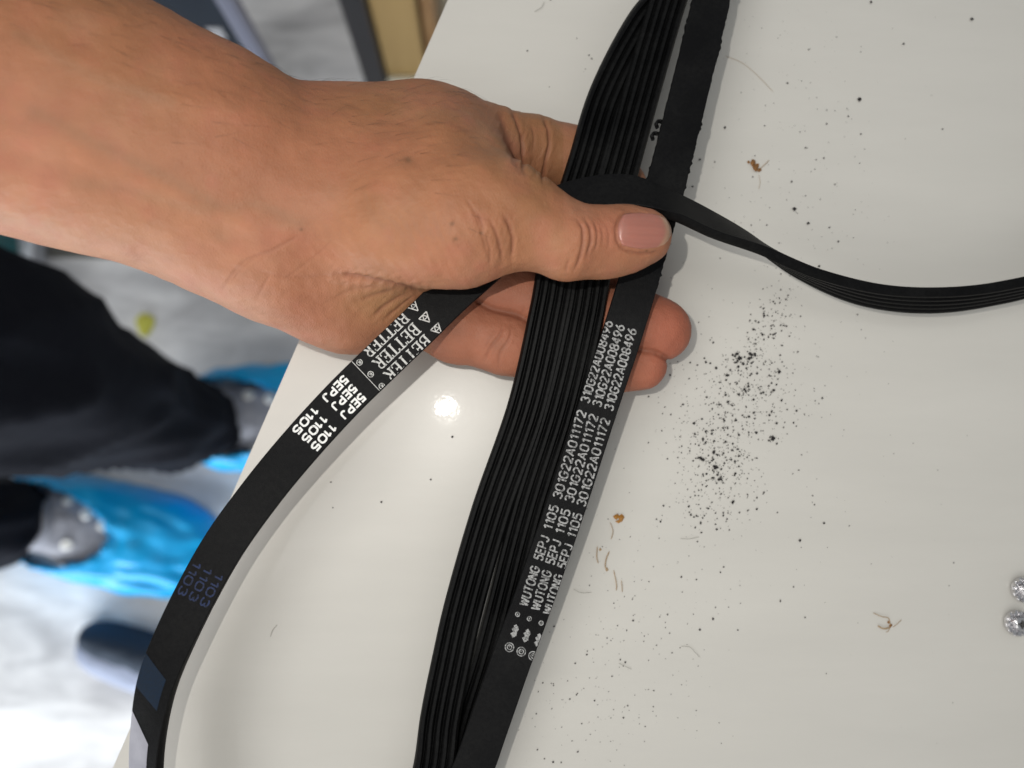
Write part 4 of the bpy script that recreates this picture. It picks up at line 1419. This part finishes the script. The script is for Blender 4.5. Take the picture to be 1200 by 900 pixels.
bit('brown_flake', 'dark brown curled flake with a thin stalk beside the wide strap', 'flake', M_flake, [(881, 192, .0013), (885, 196, .0014), (889, 200, .0009), (877, 190, .0006)], [([(889, 199), (897, 192), (901, 188)], .00012), ([(889, 205), (890, 214), (889, 222)], .00006)], M_straw)
bit('amber_flake', 'amber orange flake on the tabletop near the WUTONG lettering', 'flake', M_amber, [(722, 605, .0011), (728, 606, .0012), (725, 611, .0009)], [])
bit('straw_bits', 'tangle of thin brown straw bits below the amber flake', 'fibres', M_straw, [(711, 667, .0006), (703, 644, .0005)], [([(700, 640), (699, 652), (701, 660)], .00016), ([(714, 646), (710, 655), (709, 664), (713, 668)], .00018), ([(719, 668), (722, 684), (722, 692)], .00014), ([(728, 680), (729, 694)], .00012), ([(715, 612), (718, 622), (716, 632)], .00012)])
bit('dry_twig', 'dry brown twig with splayed thin stalks lying near the screws', 'twig', M_flake, [(1043, 733, .0008), (1041, 729, .0006)], [([(1023, 718), (1032, 722), (1040, 724), (1043, 733)], .00014), ([(1028, 733), (1034, 736), (1043, 735)], .00026), ([(1046, 735), (1051, 730), (1056, 726)], .00010), ([(1042, 736), (1038, 741)], .0001)], M_straw)
for pts, lab in (([(672, 690), (680, 694), (693, 694)], 'short pale fibre lying beside the straw bits'),
                 ([(798, 757), (808, 758), (814, 764), (820, 770)], 'bent grey fibre alone below the crumbs'),
                 ([(725, 777), (734, 781), (740, 784)], 'faint grey fibre among crumbs below the straw bits'),
                 ([(797, 631), (808, 631), (819, 629)], 'straight grey fibre just below the crumb patch'),
                 ([(317, 746), (320, 738), (325, 732)], 'dark fibre on the tabletop between the two belts'),
                 ([(850, 66), (870, 75), (890, 92), (906, 108)], 'long pale hair curling out from the wide strap'),
                 ([(626, 14), (634, 10), (638, 2)], 'tiny curved hair on the tabletop above the index finger')):
    bm = bmesh.new(); fibre_bm(bm, pts, .00008 if pts[0][0] < 840 else .00006)
    tag(bm_obj('fibre', bm, M_greyfib if pts[0][0] != 850 else M_straw, None, True), lab, 'fibre')

# two rubber shreds hanging at the strap's ragged edge
for (x, y), lab in (((772, 146), 'curled black rubber shred on the strap edge, upper one'), ((767, 160), 'hooked black rubber shred on the strap edge, lower one')):
    bm = bmesh.new()
    pl = [(x + 4, y - 3), (x, y - 4), (x - 3, y - 1), (x - 2, y + 3)]
    pts = smooth_poly(pl, 5); rows = []
    for i, q_ in enumerate(pts):
        c = P(q_[0], q_[1], .0265); rr = .00062
        rows.append([bm.verts.new(c + Vector((rr * math.cos(t), rr * math.sin(t) * .7, rr * math.sin(t)))) for t in [2 * math.pi * k / 6 for k in range(6)]])
    for a_, b_ in zip(rows[:-1], rows[1:]):
        for k in range(6): bm.faces.new((a_[k], a_[(k + 1) % 6], b_[(k + 1) % 6], b_[k]))
    bm_obj('rubber_shred', bm, M_rubber, wut.o, True)

# two silver serrated screws, heads down to the picture's side
M_chrome = mat('bright_zinc', (0.66, 0.65, 0.66), 0.2, metal=1.0, bump=(900, .35, .0006))
M_recess = mat('dark_recess', (0.10, 0.095, 0.09), 0.5, metal=0.6)


def screw(x, y, rot, lab):
    q = P(x, y)
    root = empty('screw', q, lab, 'screw', 'silver screws lying together on the tabletop')
    Rr = .0041
    bm = bmesh.new(); N = 72; rows = []
    for k, (r, z, amp) in enumerate(((.86, .0002, 0), (1.0, .0006, .02), (1.0, .0016, .03), (.93, .0021, .05), (.62, .0020, .16), (.55, .0022, 0.0), (.52, .0034, 0.02), (.42, .0038, 0), (.22, .0037, 0), (.18, .0028, 0))):
        rows.append([bm.verts.new(q + Vector((r * Rr * math.cos(t + rot), r * Rr * math.sin(t + rot), z + (.00040 if (i // 3) % 2 else -.00030) * (amp > .04) + (.0001 if amp == .03 else 0) * ((i // 2) % 2)))) for i, t in enumerate([2 * math.pi * i / N for i in range(N)])])
    for a_, b_ in zip(rows[:-1], rows[1:]):
        for i in range(N): bm.faces.new((a_[i], a_[(i + 1) % N], b_[(i + 1) % N], b_[i]))
    bm.faces.new(rows[-1])
    bm_obj('head', bm, M_chrome, root, False)
    # cross recess, standing slightly proud as dark inlays
    for a in (0, 90):
        Mx = Matrix.Translation(q + Vector((0, 0, .00385))) @ Matrix.Rotation(rot + math.radians(a + 20), 4, 'Z')
        bm = bmesh.new(); box_bm(bm, (-.0013, -.00028, -.0006 + a * 1e-6), (.0013, .00028, .00003 + a * 3e-7), 0.0, Mx)
        bm_obj('slot', bm, M_recess, root)
    return root


screw(1197, 690, .3, 'silver serrated screw head farther from the dry brown twig')
screw(1189, 729, 1.1, 'silver serrated screw head closer to the dry brown twig')
